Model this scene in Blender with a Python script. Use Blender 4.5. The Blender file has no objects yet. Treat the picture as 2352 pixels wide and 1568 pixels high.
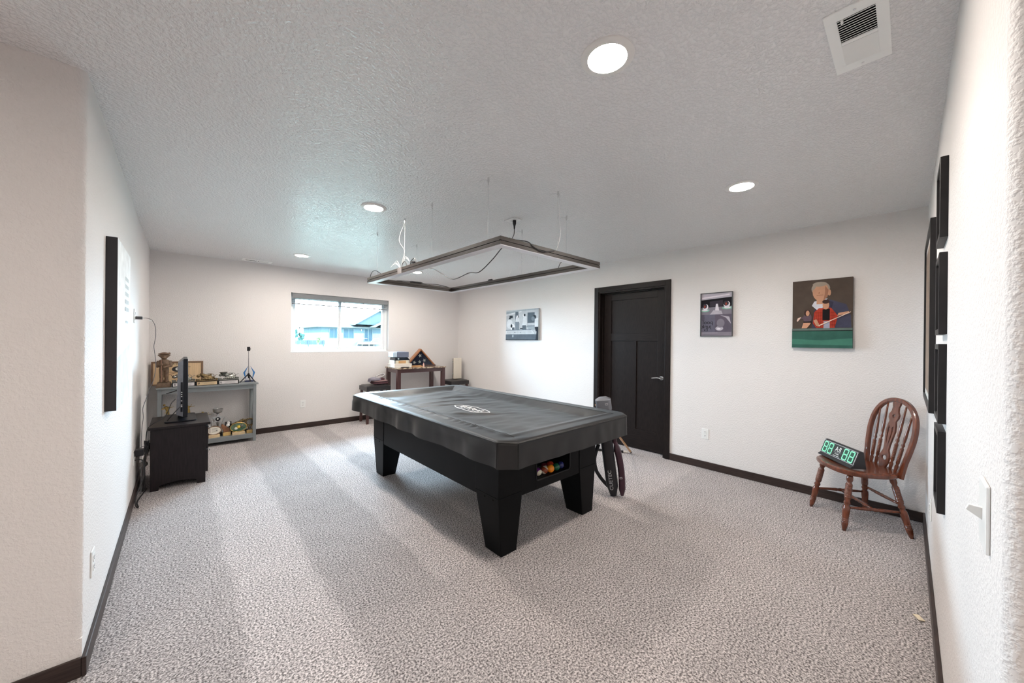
import bpy, bmesh, math, random
from mathutils import Matrix, Vector, noise
random.seed(7)
SC = bpy.context.scene
COL = SC.collection
# ------------------------------------------------------------------ camera
CAM = Vector((0.2854, 0.0, 1.3676))
yaw, pit, rol, FPX = 0.7416, -0.0009, 0.0102, 831.28
fw = Vector((math.sin(yaw)*math.cos(pit), math.cos(yaw)*math.cos(pit), math.sin(pit)))
rt = Vector((math.cos(yaw), -math.sin(yaw), 0))
up = rt.cross(fw)
r2 = rt*math.cos(rol) + up*math.sin(rol)
u2 = -rt*math.sin(rol) + up*math.cos(rol)
cd = bpy.data.cameras.new('camera'); cd.sensor_width = 36.0; cd.lens = FPX/2352*36.0
cd.clip_start = 0.01; cd.clip_end = 400
cam = bpy.data.objects.new('camera', cd); COL.objects.link(cam)
Mx = Matrix((r2, u2, -fw)).transposed().to_4x4(); Mx.translation = CAM
cam.matrix_world = Mx
SC.camera = cam
# ------------------------------------------------------------------ sky, exposure
world = bpy.data.worlds.new('sky'); SC.world = world; world.use_nodes = True
bg = world.node_tree.nodes['Background']
bg.inputs['Color'].default_value = (0.62, 0.83, 1.0, 1); bg.inputs['Strength'].default_value = 90.0
SC.view_settings.view_transform = 'Standard'; SC.view_settings.look = 'None'
SC.view_settings.gamma = 1.0; SC.view_settings.use_curve_mapping = False
SC.view_settings.exposure = 0.15
SC.cycles.use_denoising = True
SC.cycles.max_bounces = 10; SC.cycles.diffuse_bounces = 8
SC.cycles.sample_clamp_indirect = 6.0
LAMP = 420.0                       # radiance of each recessed lamp lens
LAMP_COL = (1.0, 0.90, 0.805)
# room: left wall x=0, door wall x=W, window wall y=YB, front wall y=YD, entry wall y=YE
W, YB, YD, YE, H = 4.522, 6.272, -0.1044, 2.245, 2.44
pl = bpy.data.lights.new('window_portal', 'AREA'); pl.shape = 'RECTANGLE'; pl.size = 1.5; pl.size_y = 0.9
pl.cycles.is_portal = True
po = bpy.data.objects.new('window_portal', pl); COL.objects.link(po)
po.location = (2.27, YB+0.17, 1.615); po.rotation_euler = (math.radians(-90), 0, 0)

# ------------------------------------------------------------------ helpers
def lin(c):
    return tuple(((v/12.92) if v <= 0.04045 else ((v+0.055)/1.055)**2.4) for v in c)
def rgb(r, g, b): return lin((r/255, g/255, b/255))
MATS = {}
def mat(name, col, rough=0.5, metal=0.0, var=0.06, scale=18.0, bump=0.0, bscale=150.0, stretch=None, spec=0.5, emis=None, estr=0.0, coat=0.0, sheen=0.0):
    if name in MATS: return MATS[name]
    m = bpy.data.materials.new(name); m.use_nodes = True
    nt = m.node_tree; N = nt.nodes; L = nt.links; b = N['Principled BSDF']
    tc = N.new('ShaderNodeTexCoord'); vec = tc.outputs['Object']
    if stretch:
        mp = N.new('ShaderNodeMapping'); mp.inputs['Scale'].default_value = stretch
        L.new(vec, mp.inputs['Vector']); vec = mp.outputs['Vector']
    nz = N.new('ShaderNodeTexNoise'); nz.inputs['Scale'].default_value = scale; nz.inputs['Detail'].default_value = 4
    L.new(vec, nz.inputs['Vector'])
    rp = N.new('ShaderNodeValToRGB')
    rp.color_ramp.elements[0].position = 0.3; rp.color_ramp.elements[1].position = 0.7
    rp.color_ramp.elements[0].color = tuple(v*(1-var) for v in col)+(1,)
    rp.color_ramp.elements[1].color = tuple(min(1, v*(1+var)) for v in col)+(1,)
    L.new(nz.outputs['Fac'], rp.inputs['Fac']); L.new(rp.outputs['Color'], b.inputs['Base Color'])
    b.inputs['Roughness'].default_value = rough; b.inputs['Metallic'].default_value = metal
    b.inputs['Specular IOR Level'].default_value = spec; b.inputs['Coat Weight'].default_value = coat; b.inputs['Sheen Weight'].default_value = sheen; b.inputs['Sheen Roughness'].default_value = 0.4
    if bump:
        n2 = N.new('ShaderNodeTexNoise'); n2.inputs['Scale'].default_value = bscale; n2.inputs['Detail'].default_value = 3
        L.new(vec, n2.inputs['Vector'])
        bp = N.new('ShaderNodeBump'); bp.inputs['Strength'].default_value = bump; bp.inputs['Distance'].default_value = 0.004
        L.new(n2.outputs['Fac'], bp.inputs['Height']); L.new(bp.outputs['Normal'], b.inputs['Normal'])
    if emis:
        b.inputs['Emission Color'].default_value = emis+(1,); b.inputs['Emission Strength'].default_value = estr
    MATS[name] = m
    return m

class MB:
    """collects shapes and links them as ONE mesh object"""
    def __init__(s, M=None): s.v = []; s.f = []; s.m = []; s.M = M or Matrix(); s.mi = 0
    def _add(s, vs, fs):
        o = len(s.v)
        s.v += [s.M @ Vector(v) for v in vs]
        s.f += [tuple(i+o for i in f) for f in fs]; s.m += [s.mi]*len(fs)
        return s
    def box(s, x0, x1, y0, y1, z0, z1):
        return s._add([(x0,y0,z0),(x1,y0,z0),(x1,y1,z0),(x0,y1,z0),(x0,y0,z1),(x1,y0,z1),(x1,y1,z1),(x0,y1,z1)],
                      [(0,3,2,1),(4,5,6,7),(0,1,5,4),(1,2,6,5),(2,3,7,6),(3,0,4,7)])
    def hexa(s, lo, hi):
        return s._add(list(lo)+list(hi), [(3,2,1,0),(4,5,6,7),(0,1,5,4),(1,2,6,5),(2,3,7,6),(3,0,4,7)])
    def prism(s, poly, a, b, axis='z'):
        n = len(poly)
        def P(p, h):
            return {'z': (p[0], p[1], h), 'y': (p[0], h, p[1]), 'x': (h, p[0], p[1])}[axis]
        return s._add([P(p, a) for p in poly]+[P(p, b) for p in poly],
                      [tuple(range(n))[::-1], tuple(range(n, 2*n))]+[(i, (i+1) % n, n+(i+1) % n, n+i) for i in range(n)])
    def lathe(s, prof, n=24, c=(0,0,0), cap=True):
        vs = []; fs = []
        for r, z in prof:
            for k in range(n):
                a = 2*math.pi*k/n; vs.append((c[0]+r*math.cos(a), c[1]+r*math.sin(a), c[2]+z))
        for i in range(len(prof)-1):
            for k in range(n):
                k2 = (k+1) % n; fs.append((i*n+k, i*n+k2, (i+1)*n+k2, (i+1)*n+k))
        if cap:
            fs.append(tuple(range(n))[::-1]); fs.append(tuple((len(prof)-1)*n+k for k in range(n)))
        return s._add(vs, fs)
    def rod(s, a, b, prof, n=14):
        """lathe profile [(r, t 0..1)] laid from a to b"""
        a = Vector(a); b = Vector(b); d = b-a; L = d.length
        q = Vector((0,0,1)).rotation_difference(d.normalized()).to_matrix().to_4x4(); q.translation = a
        old = s.M; s.M = old @ q; s.lathe([(r, t*L) for r, t in prof], n); s.M = old
        return s
    def cyl(s, a, b, r, n=14, r1=None): return s.rod(a, b, [(r, 0), (r if r1 is None else r1, 1)], n)
    def tube(s, path, r, n=8, closed=False, flat=None):
        P = [Vector(p) for p in path]; m = len(P); vs = []; fs = []
        prev = None
        for i, p in enumerate(P):
            t = (P[(i+1) % m]-P[i-1]) if closed else (P[min(i+1, m-1)]-P[max(i-1, 0)])
            t.normalize()
            if prev is None:
                g = Vector((0,0,1)) if abs(t.z) < 0.9 else Vector((1,0,0))
                u = t.cross(g).normalized()
            else:
                u = (prev - t*prev.dot(t)).normalized()
            prev = u; w = t.cross(u)
            rr = r[i] if isinstance(r, (list, tuple)) else r
            for k in range(n):
                a = 2*math.pi*k/n
                vs.append(p+u*(rr*math.cos(a))+w*(rr*math.sin(a)*(flat or 1)))
        for i in range(m if closed else m-1):
            j = (i+1) % m
            for k in range(n):
                k2 = (k+1) % n; fs.append((i*n+k, i*n+k2, j*n+k2, j*n+k))
        if not closed:
            fs.append(tuple(range(n))[::-1]); fs.append(tuple((m-1)*n+k for k in range(n)))
        return s._add(vs, fs)
    def ball(s, c, r, n=16, sc=(1,1,1)):
        vs = [(c[0], c[1], c[2]-r*sc[2])]; fs = []; h = n//2
        for i in range(1, h):
            t = math.pi*i/h - math.pi/2
            for k in range(n):
                a = 2*math.pi*k/n
                vs.append((c[0]+r*sc[0]*math.cos(t)*math.cos(a), c[1]+r*sc[1]*math.cos(t)*math.sin(a), c[2]+r*sc[2]*math.sin(t)))
        vs.append((c[0], c[1], c[2]+r*sc[2])); top = len(vs)-1
        for k in range(n): fs.append((0, 1+(k+1) % n, 1+k))
        for i in range(h-2):
            for k in range(n):
                k2 = (k+1) % n; fs.append((1+i*n+k, 1+i*n+k2, 1+(i+1)*n+k2, 1+(i+1)*n+k))
        for k in range(n): fs.append((1+(h-2)*n+k, 1+(h-2)*n+(k+1) % n, top))
        return s._add(vs, fs)
    def grid(s, nu, nv, fn):
        vs = [fn(i/(nu-1), j/(nv-1)) for i in range(nu) for j in range(nv)]
        fs = [(i*nv+j, (i+1)*nv+j, (i+1)*nv+j+1, i*nv+j+1) for i in range(nu-1) for j in range(nv-1)]
        return s._add(vs, fs)
    def build(s, name, material, parent=None, bevel=0.0, smooth=False, seg=2, remesh=0.0, subsurf=0):
        me = bpy.data.meshes.new(name); me.from_pydata([tuple(v) for v in s.v], [], s.f)
        ms = material if isinstance(material, (list, tuple)) else [material]
        for m_ in ms: me.materials.append(m_)
        for p, i in zip(me.polygons, s.m): p.material_index = i
        bm = bmesh.new(); bm.from_mesh(me)
        bmesh.ops.recalc_face_normals(bm, faces=bm.faces)
        if bevel:
            ed = [e for e in bm.edges if len(e.link_faces) == 2 and e.calc_face_angle(0) > 0.6]
            bmesh.ops.bevel(bm, geom=ed, offset=bevel, segments=seg, profile=0.5, affect='EDGES', clamp_overlap=True)
        bm.to_mesh(me); bm.free()
        if smooth:
            me.polygons.foreach_set('use_smooth', [True]*len(me.polygons))
            if smooth != 'all':
                try: me.set_sharp_from_angle(angle=math.radians(40))
                except Exception: pass
        o = bpy.data.objects.new(name, me); COL.objects.link(o); o.parent = parent
        if remesh:
            md = o.modifiers.new('r', 'REMESH'); md.mode = 'VOXEL'; md.voxel_size = remesh; md.use_smooth_shade = True
            md2 = o.modifiers.new('s', 'SMOOTH'); md2.iterations = 3
        return o

def tag(o, label=None, cat=None, group=None, kind=None):
    if label: o['label'] = label
    if cat: o['category'] = cat
    if group: o['group'] = group
    if kind: o['kind'] = kind
    return o
def thing(name, label, cat, loc=(0,0,0), rz=0.0, group=None, rot=None):
    o = bpy.data.objects.new(name, None); COL.objects.link(o); o.empty_display_size = 0.05
    o.location = loc; o.rotation_euler = rot or (0, 0, rz)
    return tag(o, label, cat, group)
def struct(o): return tag(o, kind='structure')
def copy_tree(o, parent=None):
    c = o.copy(); COL.objects.link(c); c.parent = parent
    for ch in list(o.children): copy_tree(ch, c)
    return c
def arc(cx, cy, r, a0, a1, n=6):
    return [(cx+r*math.cos(math.radians(a0+(a1-a0)*i/n)), cy+r*math.sin(math.radians(a0+(a1-a0)*i/n))) for i in range(n+1)]
def rrect(x0, x1, y0, y1, r, n=4):
    return arc(x1-r, y0+r, r, -90, 0, n)+arc(x1-r, y1-r, r, 0, 90, n)+arc(x0+r, y1-r, r, 90, 180, n)+arc(x0+r, y0+r, r, 180, 270, n)
def spline(pts, n=8):
    P = [Vector(p) for p in pts]; out = []
    for i in range(len(P)-1):
        p0 = P[max(i-1, 0)]; p1 = P[i]; p2 = P[i+1]; p3 = P[min(i+2, len(P)-1)]
        for k in range(n):
            t = k/n
            out.append(0.5*((2*p1)+(-p0+p2)*t+(2*p0-5*p1+4*p2-p3)*t*t+(-p0+3*p1-3*p2+p3)*t*t*t))
    out.append(P[-1]); return out
def text(name, s_, size, material, parent, M, align='CENTER', ext=0.0004, sx=1.0):
    cu = bpy.data.curves.new('t', 'FONT'); cu.body = s_; cu.size = size; cu.align_x = align; cu.align_y = 'CENTER'; cu.extrude = ext
    cu.resolution_u = 3
    tmp = bpy.data.objects.new('t', cu); COL.objects.link(tmp)
    bpy.context.view_layer.update()
    me = bpy.data.meshes.new_from_object(tmp.evaluated_get(bpy.context.evaluated_depsgraph_get()))
    bpy.data.objects.remove(tmp); bpy.data.curves.remove(cu)
    me.transform(M @ Matrix.Diagonal((sx, 1, 1, 1))); me.materials.clear(); me.materials.append(material); me.name = name
    o = bpy.data.objects.new(name, me); COL.objects.link(o); o.parent = parent
    return o
def frameM(o, x, y):
    """matrix with local x->x, y->y, z->normal at o"""
    x = Vector(x).normalized(); y = Vector(y).normalized(); z = x.cross(y)
    M = Matrix((x, y, z)).transposed().to_4x4(); M.translation = Vector(o); return M

# ------------------------------------------------------------------ materials of the shell
def wall_mat(name, col, scale, strength, dist, rough=0.58, spec=0.28):
    m = bpy.data.materials.new(name); m.use_nodes = True
    nt = m.node_tree; N = nt.nodes; L = nt.links; b = N['Principled BSDF']
    tc = N.new('ShaderNodeTexCoord')
    n1 = N.new('ShaderNodeTexNoise'); n1.inputs['Scale'].default_value = scale; n1.inputs['Detail'].default_value = 2.5; n1.inputs['Roughness'].default_value = 0.55
    L.new(tc.outputs['Object'], n1.inputs['Vector'])
    rp = N.new('ShaderNodeValToRGB'); rp.color_ramp.elements[0].position = 0.42; rp.color_ramp.elements[1].position = 0.62
    L.new(n1.outputs['Fac'], rp.inputs['Fac'])
    bp = N.new('ShaderNodeBump'); bp.inputs['Strength'].default_value = strength; bp.inputs['Distance'].default_value = dist
    L.new(rp.outputs['Color'], bp.inputs['Height']); L.new(bp.outputs['Normal'], b.inputs['Normal'])
    n2 = N.new('ShaderNodeTexNoise'); n2.inputs['Scale'].default_value = 1.5
    L.new(tc.outputs['Object'], n2.inputs['Vector'])
    mx = N.new('ShaderNodeMix'); mx.data_type = 'RGBA'
    mx.inputs['A'].default_value = tuple(v*0.985 for v in col)+(1,); mx.inputs['B'].default_value = tuple(min(1, v*1.015) for v in col)+(1,)
    L.new(n2.outputs['Fac'], mx.inputs['Factor']); L.new(mx.outputs['Result'], b.inputs['Base Color'])
    b.inputs['Roughness'].default_value = rough; b.inputs['Specular IOR Level'].default_value = spec
    return m
M_WALL = wall_mat('wall_paint', (0.75, 0.722, 0.71), 92, 0.32, 0.005)
M_CEIL = wall_mat('ceiling_texture', (0.90, 0.90, 0.905), 70, 0.7, 0.006, 0.27, 0.5)
def carpet_mat():
    m = bpy.data.materials.new('carpet'); m.use_nodes = True
    nt = m.node_tree; N = nt.nodes; L = nt.links; b = N['Principled BSDF']
    tc = N.new('ShaderNodeTexCoord'); P = tc.outputs['Object']
    def math_(op, a, c=None, v=None):
        n = N.new('ShaderNodeMath'); n.operation = op
        for i, q in enumerate((a, c)):
            if q is None: continue
            if isinstance(q, (int, float)): n.inputs[i].default_value = q
            else: L.new(q, n.inputs[i])
        return n.outputs[0]
    n1 = N.new('ShaderNodeTexNoise'); n1.inputs['Scale'].default_value = 112; n1.inputs['Detail'].default_value = 3.0; n1.inputs['Roughness'].default_value = 0.65
    L.new(P, n1.inputs['Vector'])
    rp = N.new('ShaderNodeValToRGB'); e = rp.color_ramp.elements
    e[0].position = 0.38; e[0].color = (0.12, 0.108, 0.108, 1); e[1].position = 0.63; e[1].color = (0.77, 0.715, 0.71, 1)
    k = e.new(0.5); k.color = (0.41, 0.38, 0.378, 1)
    L.new(n1.outputs['Fac'], rp.inputs['Fac'])
    # brushed pile lanes left by the vacuum cleaner
    sp = N.new('ShaderNodeSeparateXYZ'); L.new(P, sp.inputs[0])
    n3 = N.new('ShaderNodeTexNoise'); n3.inputs['Scale'].default_value = 3.0; L.new(P, n3.inputs['Vector'])
    wob = math_('MULTIPLY', math_('SUBTRACT', n3.outputs['Fac'], 0.5), 0.09)
    x = math_('ADD', sp.outputs['X'], wob); y = math_('ADD', sp.outputs['Y'], wob)
    def step(v, t, w=0.03):
        r = N.new('ShaderNodeMapRange'); r.interpolation_type = 'SMOOTHSTEP'
        r.inputs['From Min'].default_value = t-w; r.inputs['From Max'].default_value = t+w; L.new(v, r.inputs['Value']); return r.outputs[0]
    def band(v, a, c, w=0.03): return math_('MULTIPLY', step(v, a, w), math_('SUBTRACT', 1.0, step(v, c, w)))
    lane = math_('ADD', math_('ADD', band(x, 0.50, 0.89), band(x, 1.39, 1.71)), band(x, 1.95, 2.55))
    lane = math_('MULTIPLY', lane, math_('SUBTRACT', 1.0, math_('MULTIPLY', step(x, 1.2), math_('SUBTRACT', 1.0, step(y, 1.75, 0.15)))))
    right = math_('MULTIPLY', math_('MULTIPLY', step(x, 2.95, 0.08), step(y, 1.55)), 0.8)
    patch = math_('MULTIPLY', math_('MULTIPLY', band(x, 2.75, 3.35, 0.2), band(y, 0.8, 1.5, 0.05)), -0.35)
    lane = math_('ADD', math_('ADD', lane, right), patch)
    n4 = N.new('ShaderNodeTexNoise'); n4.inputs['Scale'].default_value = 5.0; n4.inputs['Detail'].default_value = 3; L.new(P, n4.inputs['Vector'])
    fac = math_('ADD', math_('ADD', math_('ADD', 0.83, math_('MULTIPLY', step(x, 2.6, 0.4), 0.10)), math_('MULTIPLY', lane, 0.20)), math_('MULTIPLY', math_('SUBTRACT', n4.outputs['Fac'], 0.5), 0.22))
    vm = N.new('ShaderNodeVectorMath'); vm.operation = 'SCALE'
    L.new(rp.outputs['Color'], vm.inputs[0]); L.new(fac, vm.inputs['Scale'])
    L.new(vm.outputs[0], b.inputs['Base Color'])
    bp = N.new('ShaderNodeBump'); bp.inputs['Strength'].default_value = 0.7; bp.inputs['Distance'].default_value = 0.008
    L.new(n1.outputs['Fac'], bp.inputs['Height']); L.new(bp.outputs['Normal'], b.inputs['Normal'])
    b.inputs['Roughness'].default_value = 0.95; b.inputs['Specular IOR Level'].default_value = 0.1
    return m
M_CARPET = carpet_mat()
DARKWOOD = mat('dark_stained_wood', (0.013, 0.0092, 0.0085), 0.42, var=0.4, scale=14, stretch=(12, 12, 1.0), spec=0.16)
DARKWOOD_H = mat('dark_stained_wood_horizontal', (0.036, 0.0245, 0.022), 0.38, var=0.3, scale=9, stretch=(1, 1, 14), spec=0.25)
DOORH = mat('door_wood_horizontal', (0.013, 0.0092, 0.0085), 0.42, var=0.4, scale=9, stretch=(1, 1, 14), spec=0.16)
WHITE = mat('white_plastic', (0.80, 0.80, 0.79), 0.35, var=0.01)
VINYL = mat('white_window_vinyl', (0.82, 0.84, 0.85), 0.35, var=0.01)
BLACK = mat('black_plastic', (0.010, 0.010, 0.012), 0.4, var=0.2, spec=0.25)
DARKHOLE = mat('dark_void', (0.006, 0.006, 0.006), 0.9, var=0.1, spec=0.05)
CHROME = mat('chrome', (0.75, 0.75, 0.76), 0.18, 1.0, var=0.03)
SILVER = mat('silver_metal', (0.50, 0.50, 0.49), 0.28, 1.0, var=0.1)
GOLD = mat('gold_metal', (0.48, 0.33, 0.11), 0.3, 1.0, var=0.15)
BRONZE = mat('antique_bronze', (0.19, 0.135, 0.07), 0.34, 1.0, var=0.3, scale=60)

# ------------------------------------------------------------------ room shell
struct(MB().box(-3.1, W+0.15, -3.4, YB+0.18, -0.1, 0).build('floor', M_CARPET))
struct(MB().box(-3.1, W+0.15, -3.4, YB+0.18, H, H+0.1).build('ceiling', M_CEIL))
b = MB()
R = 0.022
b.prism([(-0.13, YE), (-R, YE)]+arc(-R, YE+R, R, -90, 0)[1:]+[(0, YB), (0, YB+0.18), (-0.13, YB+0.18)], 0.15, H)
b.prism([(-0.13, YE), (0, YE), (0, YB+0.18), (-0.13, YB+0.18)], 0, 0.15)
struct(b.build('wall_left', M_WALL, smooth=True))
struct(MB().box(-3.1, -0.13, YE, YE+0.13, 0, H).build('wall_entry', M_WALL))
WX0, WX1, WZ0, WZ1 = 1.51, 3.03, 1.16, 2.068
b = MB(); t0, t1 = YB, YB+0.18
b.box(0, WX0, t0, t1, 0, H); b.box(WX1, W+0.13, t0, t1, 0, H); b.box(WX0, WX1, t0, t1, 0, WZ0); b.box(WX0, WX1, t0, t1, WZ1, H)
struct(b.build('wall_back', M_WALL))
DY0, DY1, DZ = 1.935, 2.864, 2.048
b = MB()
b.box(W, W+0.13, YD-0.13, DY0, 0, H); b.box(W, W+0.13, DY1, YB, 0, H); b.box(W, W+0.13, DY0, DY1, DZ, H)
struct(b.build('wall_right', M_WALL))
FX = 1.24
struct(MB().box(W+0.13, W+0.15, DY0-0.1, DY1+0.1, 0, H).build('door_light_blocker', M_WALL))  # unseen slab added behind the door to block light leaking through its gaps
b = MB(); b.prism([(FX, -3.4), (FX, YD-R)]+arc(FX+R, YD-R, R, 180, 90)[1:]+[(W, YD), (W, YD-0.13), (FX+0.13, YD-0.13), (FX+0.13, -3.4)], 0, H)
struct(b.build('wall_front', M_WALL, smooth=True))
struct(MB().box(-3.1, FX, -3.4, -3.27, 0, H).build('wall_hall_back', M_WALL))
struct(MB().box(-3.1, -2.97, -3.27, YE, 0, H).build('wall_hall_left', M_WALL))
# baseboards
BH, BT = 0.078, 0.014
def base(name, x0, x1, y0, y1):
    return struct(MB().box(x0, x1, y0, y1, 0, BH).build(name, DARKWOOD_H, bevel=0.003))
base('baseboard_left', 0, BT, YE-BT, YB)
base('baseboard_back', BT, W, YB-BT, YB)
base('baseboard_right', W-BT, W, YD+BT, DY0-0.066)
base('baseboard_right_far', W-BT, W, DY1+0.066, YB-BT)
base('baseboard_front', FX, W, YD, YD+BT)
base('baseboard_entry', -2.97, 0, YE-BT, YE)
# ------------------------------------------------------------------ door
d = thing('door_1', None, None, (W, 0, 0)); struct(d)
CW = 0.064
b = MB(); b.box(-0.016, 0, DY0-CW, DY0, 0, DZ+CW); b.build('casing', DARKWOOD, d, bevel=0.002)
b = MB(); b.box(-0.016, 0, DY1, DY1+CW, 0, DZ+CW); b.build('casing', DARKWOOD, d, bevel=0.002)
b = MB(); b.box(-0.016, 0, DY0, DY1, DZ, DZ+CW); b.build('casing', DOORH, d, bevel=0.002)
J = 0.019
b = MB(); b.box(0, 0.13, DY0, DY0+J, 0, DZ-J); b.box(0.06, 0.09, DY0+J, DY0+J+0.011, 0, DZ-J); b.build('jamb', DARKWOOD, d)
b = MB(); b.box(0, 0.13, DY1-J, DY1, 0, DZ-J); b.box(0.06, 0.09, DY1-J-0.011, DY1-J, 0, DZ-J); b.build('jamb', DARKWOOD, d)
b = MB(); b.box(0, 0.13, DY0, DY1, DZ-J, DZ); b.box(0.06, 0.09, DY0+J, DY1-J, DZ-J-0.011, DZ-J); b.build('jamb', DOORH, d)
sy0, sy1, sz0, sz1 = DY0+J+0.003, DY1-J-0.003, 0.012, DZ-J-0.003
x0, x1 = 0.090, 0.126
slab = MB().box(x0+0.012, x1, sy0, sy1, sz0, sz1).build('slab', DARKWOOD, d)
st = 0.118; mid = (sy0+sy1)/2
MB().box(x0, x0+0.02, sy0, sy0+st, sz0, sz1).build('stile', DARKWOOD, slab, bevel=0.0015)
MB().box(x0, x0+0.02, sy1-st, sy1, sz0, sz1).build('stile', DARKWOOD, slab, bevel=0.0015)
MB().box(x0, x0+0.02, mid-0.045, mid+0.045, 0.255, 1.385).build('stile', DARKWOOD, slab, bevel=0.0015)
for a, c in ((sz0, 0.255), (1.385, 1.485), (1.93, sz1)):
    MB().box(x0, x0+0.02, sy0+st, sy1-st, a, c).build('rail', DOORH, slab, bevel=0.0015)
for ya, yb, za, zb in ((sy0+st, sy1-st, 1.485, 1.93), (sy0+st, mid-0.045, 0.255, 1.385), (mid+0.045, sy1-st, 0.255, 1.385)):
    MB().box(x0+0.010, x0+0.014, ya, yb, za, zb).build('panel', DARKWOOD, slab)
b = MB(); b.cyl((x0, sy0+0.06, 0.935), (x0-0.008, sy0+0.06, 0.935), 0.026, 20); b.cyl((x0-0.008, sy0+0.06, 0.935), (x0-0.045, sy0+0.06, 0.935), 0.008)
b.tube(spline([(x0-0.045, sy0+0.055, 0.935), (x0-0.047, sy0+0.09, 0.940), (x0-0.045, sy0+0.13, 0.936), (x0-0.043, sy0+0.165, 0.930)], 5), 0.008, 10)
tag(b.build('lever_handle', CHROME, d, smooth=True), 'chrome lever handle')
# ------------------------------------------------------------------ window
wn = thing('window_1', None, None, (0, YB, 0)); struct(wn)
gl = bpy.data.materials.new('window_glass'); gl.use_nodes = True
nt = gl.node_tree; nt.nodes.clear()
o_ = nt.nodes.new('ShaderNodeOutputMaterial'); mx = nt.nodes.new('ShaderNodeMixShader'); tr = nt.nodes.new('ShaderNodeBsdfTransparent'); gs = nt.nodes.new('ShaderNodeBsdfGlossy')
lw = nt.nodes.new('ShaderNodeFresnel'); lw.inputs['IOR'].default_value = 1.3; gs.inputs['Roughness'].default_value = 0.02
tn = nt.nodes.new('ShaderNodeTexNoise'); tn.inputs['Scale'].default_value = 2
tr.inputs['Color'].default_value = (0.95, 0.97, 0.97, 1)
nt.links.new(lw.outputs[0], mx.inputs[0]); nt.links.new(tr.outputs[0], mx.inputs[1]); nt.links.new(gs.outputs[0], mx.inputs[2]); nt.links.new(mx.outputs[0], o_.inputs[0])
fy0, fy1 = 0.085, 0.165
b = MB(); f = 0.045
b.box(WX0, WX0+f, fy0, fy1, WZ0, WZ1); b.box(WX1-f, WX1, fy0, fy1, WZ0, WZ1); b.box(WX0+f, WX1-f, fy0, fy1, WZ0, WZ0+f); b.box(WX0+f, WX1-f, fy0, fy1, WZ1-f, WZ1)
b.build('window_frame', VINYL, wn, bevel=0.003)
mw = (WX0+WX1)/2-0.03
for xa, xb, ya in ((WX0+f, mw+0.03, 0.130), (mw-0.03, WX1-f, 0.095)):
    s = 0.04
    b = MB(); za, zb = WZ0+f, WZ1-f
    b.box(xa, xa+s, ya, ya+0.03, za, zb); b.box(xb-s, xb, ya, ya+0.03, za, zb); b.box(xa+s, xb-s, ya, ya+0.03, za, za+s); b.box(xa+s, xb-s, ya, ya+0.03, zb-s, zb)
    sash = b.build('sash', VINYL, wn, bevel=0.002)
    MB().box(xa+s, xb-s, ya+0.012, ya+0.016, za+s, zb-s).build('pane', gl, sash)
MB().box(WX0, WX1, 0.0, fy0, WZ0, WZ0+0.012).build('window_sill', VINYL, wn, bevel=0.003)
# blind: raised, stacked slats under a valance
BL = mat('grey_blind_slat', (0.20, 0.205, 0.215), 0.5, var=0.1, stretch=(1, 20, 20))
bl = thing('window_blind', 'raised grey slatted blind bunched under its valance above the window', 'blind', (0, YB+0.035, WZ1))
MB().box(WX0+0.015, WX1-0.015, -0.03, -0.018, -0.078, -0.006).build('valance', BL, bl, bevel=0.003)
MB().box(WX0+0.02, WX1-0.02, -0.016, 0.03, -0.05, 0.0).build('headrail', BL, bl)
for k in range(6):
    z = -0.085-0.0115*k
    MB().hexa([(WX0+0.02, -0.025, z), (WX1-0.02, -0.025, z), (WX1-0.02, 0.025, z+0.001), (WX0+0.02, 0.025, z+0.001)],
              [(WX0+0.02, -0.025, z+0.003), (WX1-0.02, -0.025, z+0.003), (WX1-0.02, 0.025, z+0.004), (WX0+0.02, 0.025, z+0.004)]).build('slat', BL, bl)
MB().box(WX0+0.02, WX1-0.02, -0.025, 0.025, -0.17, -0.156).build('bottom_rail', BL, bl, bevel=0.003)
for k in range(5):
    x = WX0+0.12+k*0.32; MB().box(x-0.004, x+0.004, -0.027, -0.0255, -0.156, -0.075).build('ladder_tape', BL, bl)
MB().cyl((1.615, -0.032, -0.09), (1.628, -0.034, -0.665), 0.005, 8).build('tilt_wand', mat('dark_wand', (0.05, 0.05, 0.05), 0.3), bl)
# ------------------------------------------------------------------ outdoors
GRASS = mat('dry_lawn', (0.40, 0.47, 0.40), 0.95, var=0.15, scale=2)
g = MB(); g.grid(24, 24, lambda u, v: (-25+u*70, YB+0.2+v*90, 0.85-0.45*min(1, (v*90)/50)+0.06*noise.noise(Vector((u*20, v*25, 0)))))
struct(tag(g.build('ground_outside', GRASS, smooth='all')))
SIDE = mat('blue_grey_siding', (0.0187, 0.0250, 0.0289), 0.9, var=0.06, scale=1.0, stretch=(0.2, 0.2, 25), spec=0.0)
SIDE2 = mat('pale_stone_skirt', (0.0390, 0.0429, 0.0452), 0.9, var=0.1, scale=3, spec=0.0)
ROOF = mat('grey_shingle_roof', (0.0234, 0.0257, 0.0265), 0.9, var=0.12, scale=4, spec=0.0)
TRIM = mat('house_white_trim', (0.0296, 0.0335, 0.0351), 0.9, var=0.03, spec=0.0)
HGLASS = mat('house_window_glass', (0.0101, 0.0156, 0.0195), 0.6, var=0.2, scale=0.5, spec=0.0)
hs = thing('neighbour_house', 'pale blue-grey house with gabled roof seen through the window', 'house', (13.4, 50.0, 0.4))
X0 = 13.4
def hb(*a): return MB().box(*a)
hb(0, 14, 0, 9, 1.835, 2.56).build('wall', SIDE, hs)
hb(0, 14, 0.0, 9, -0.3, 1.835).build('stone_skirt', SIDE2, hs)
MB().prism([(-0.65, 2.50), (14.6, 2.50), (14.6, 2.62), (2.4, 4.05), (1.55, 3.80)], -0.6, -0.5, 'y').M
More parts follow.
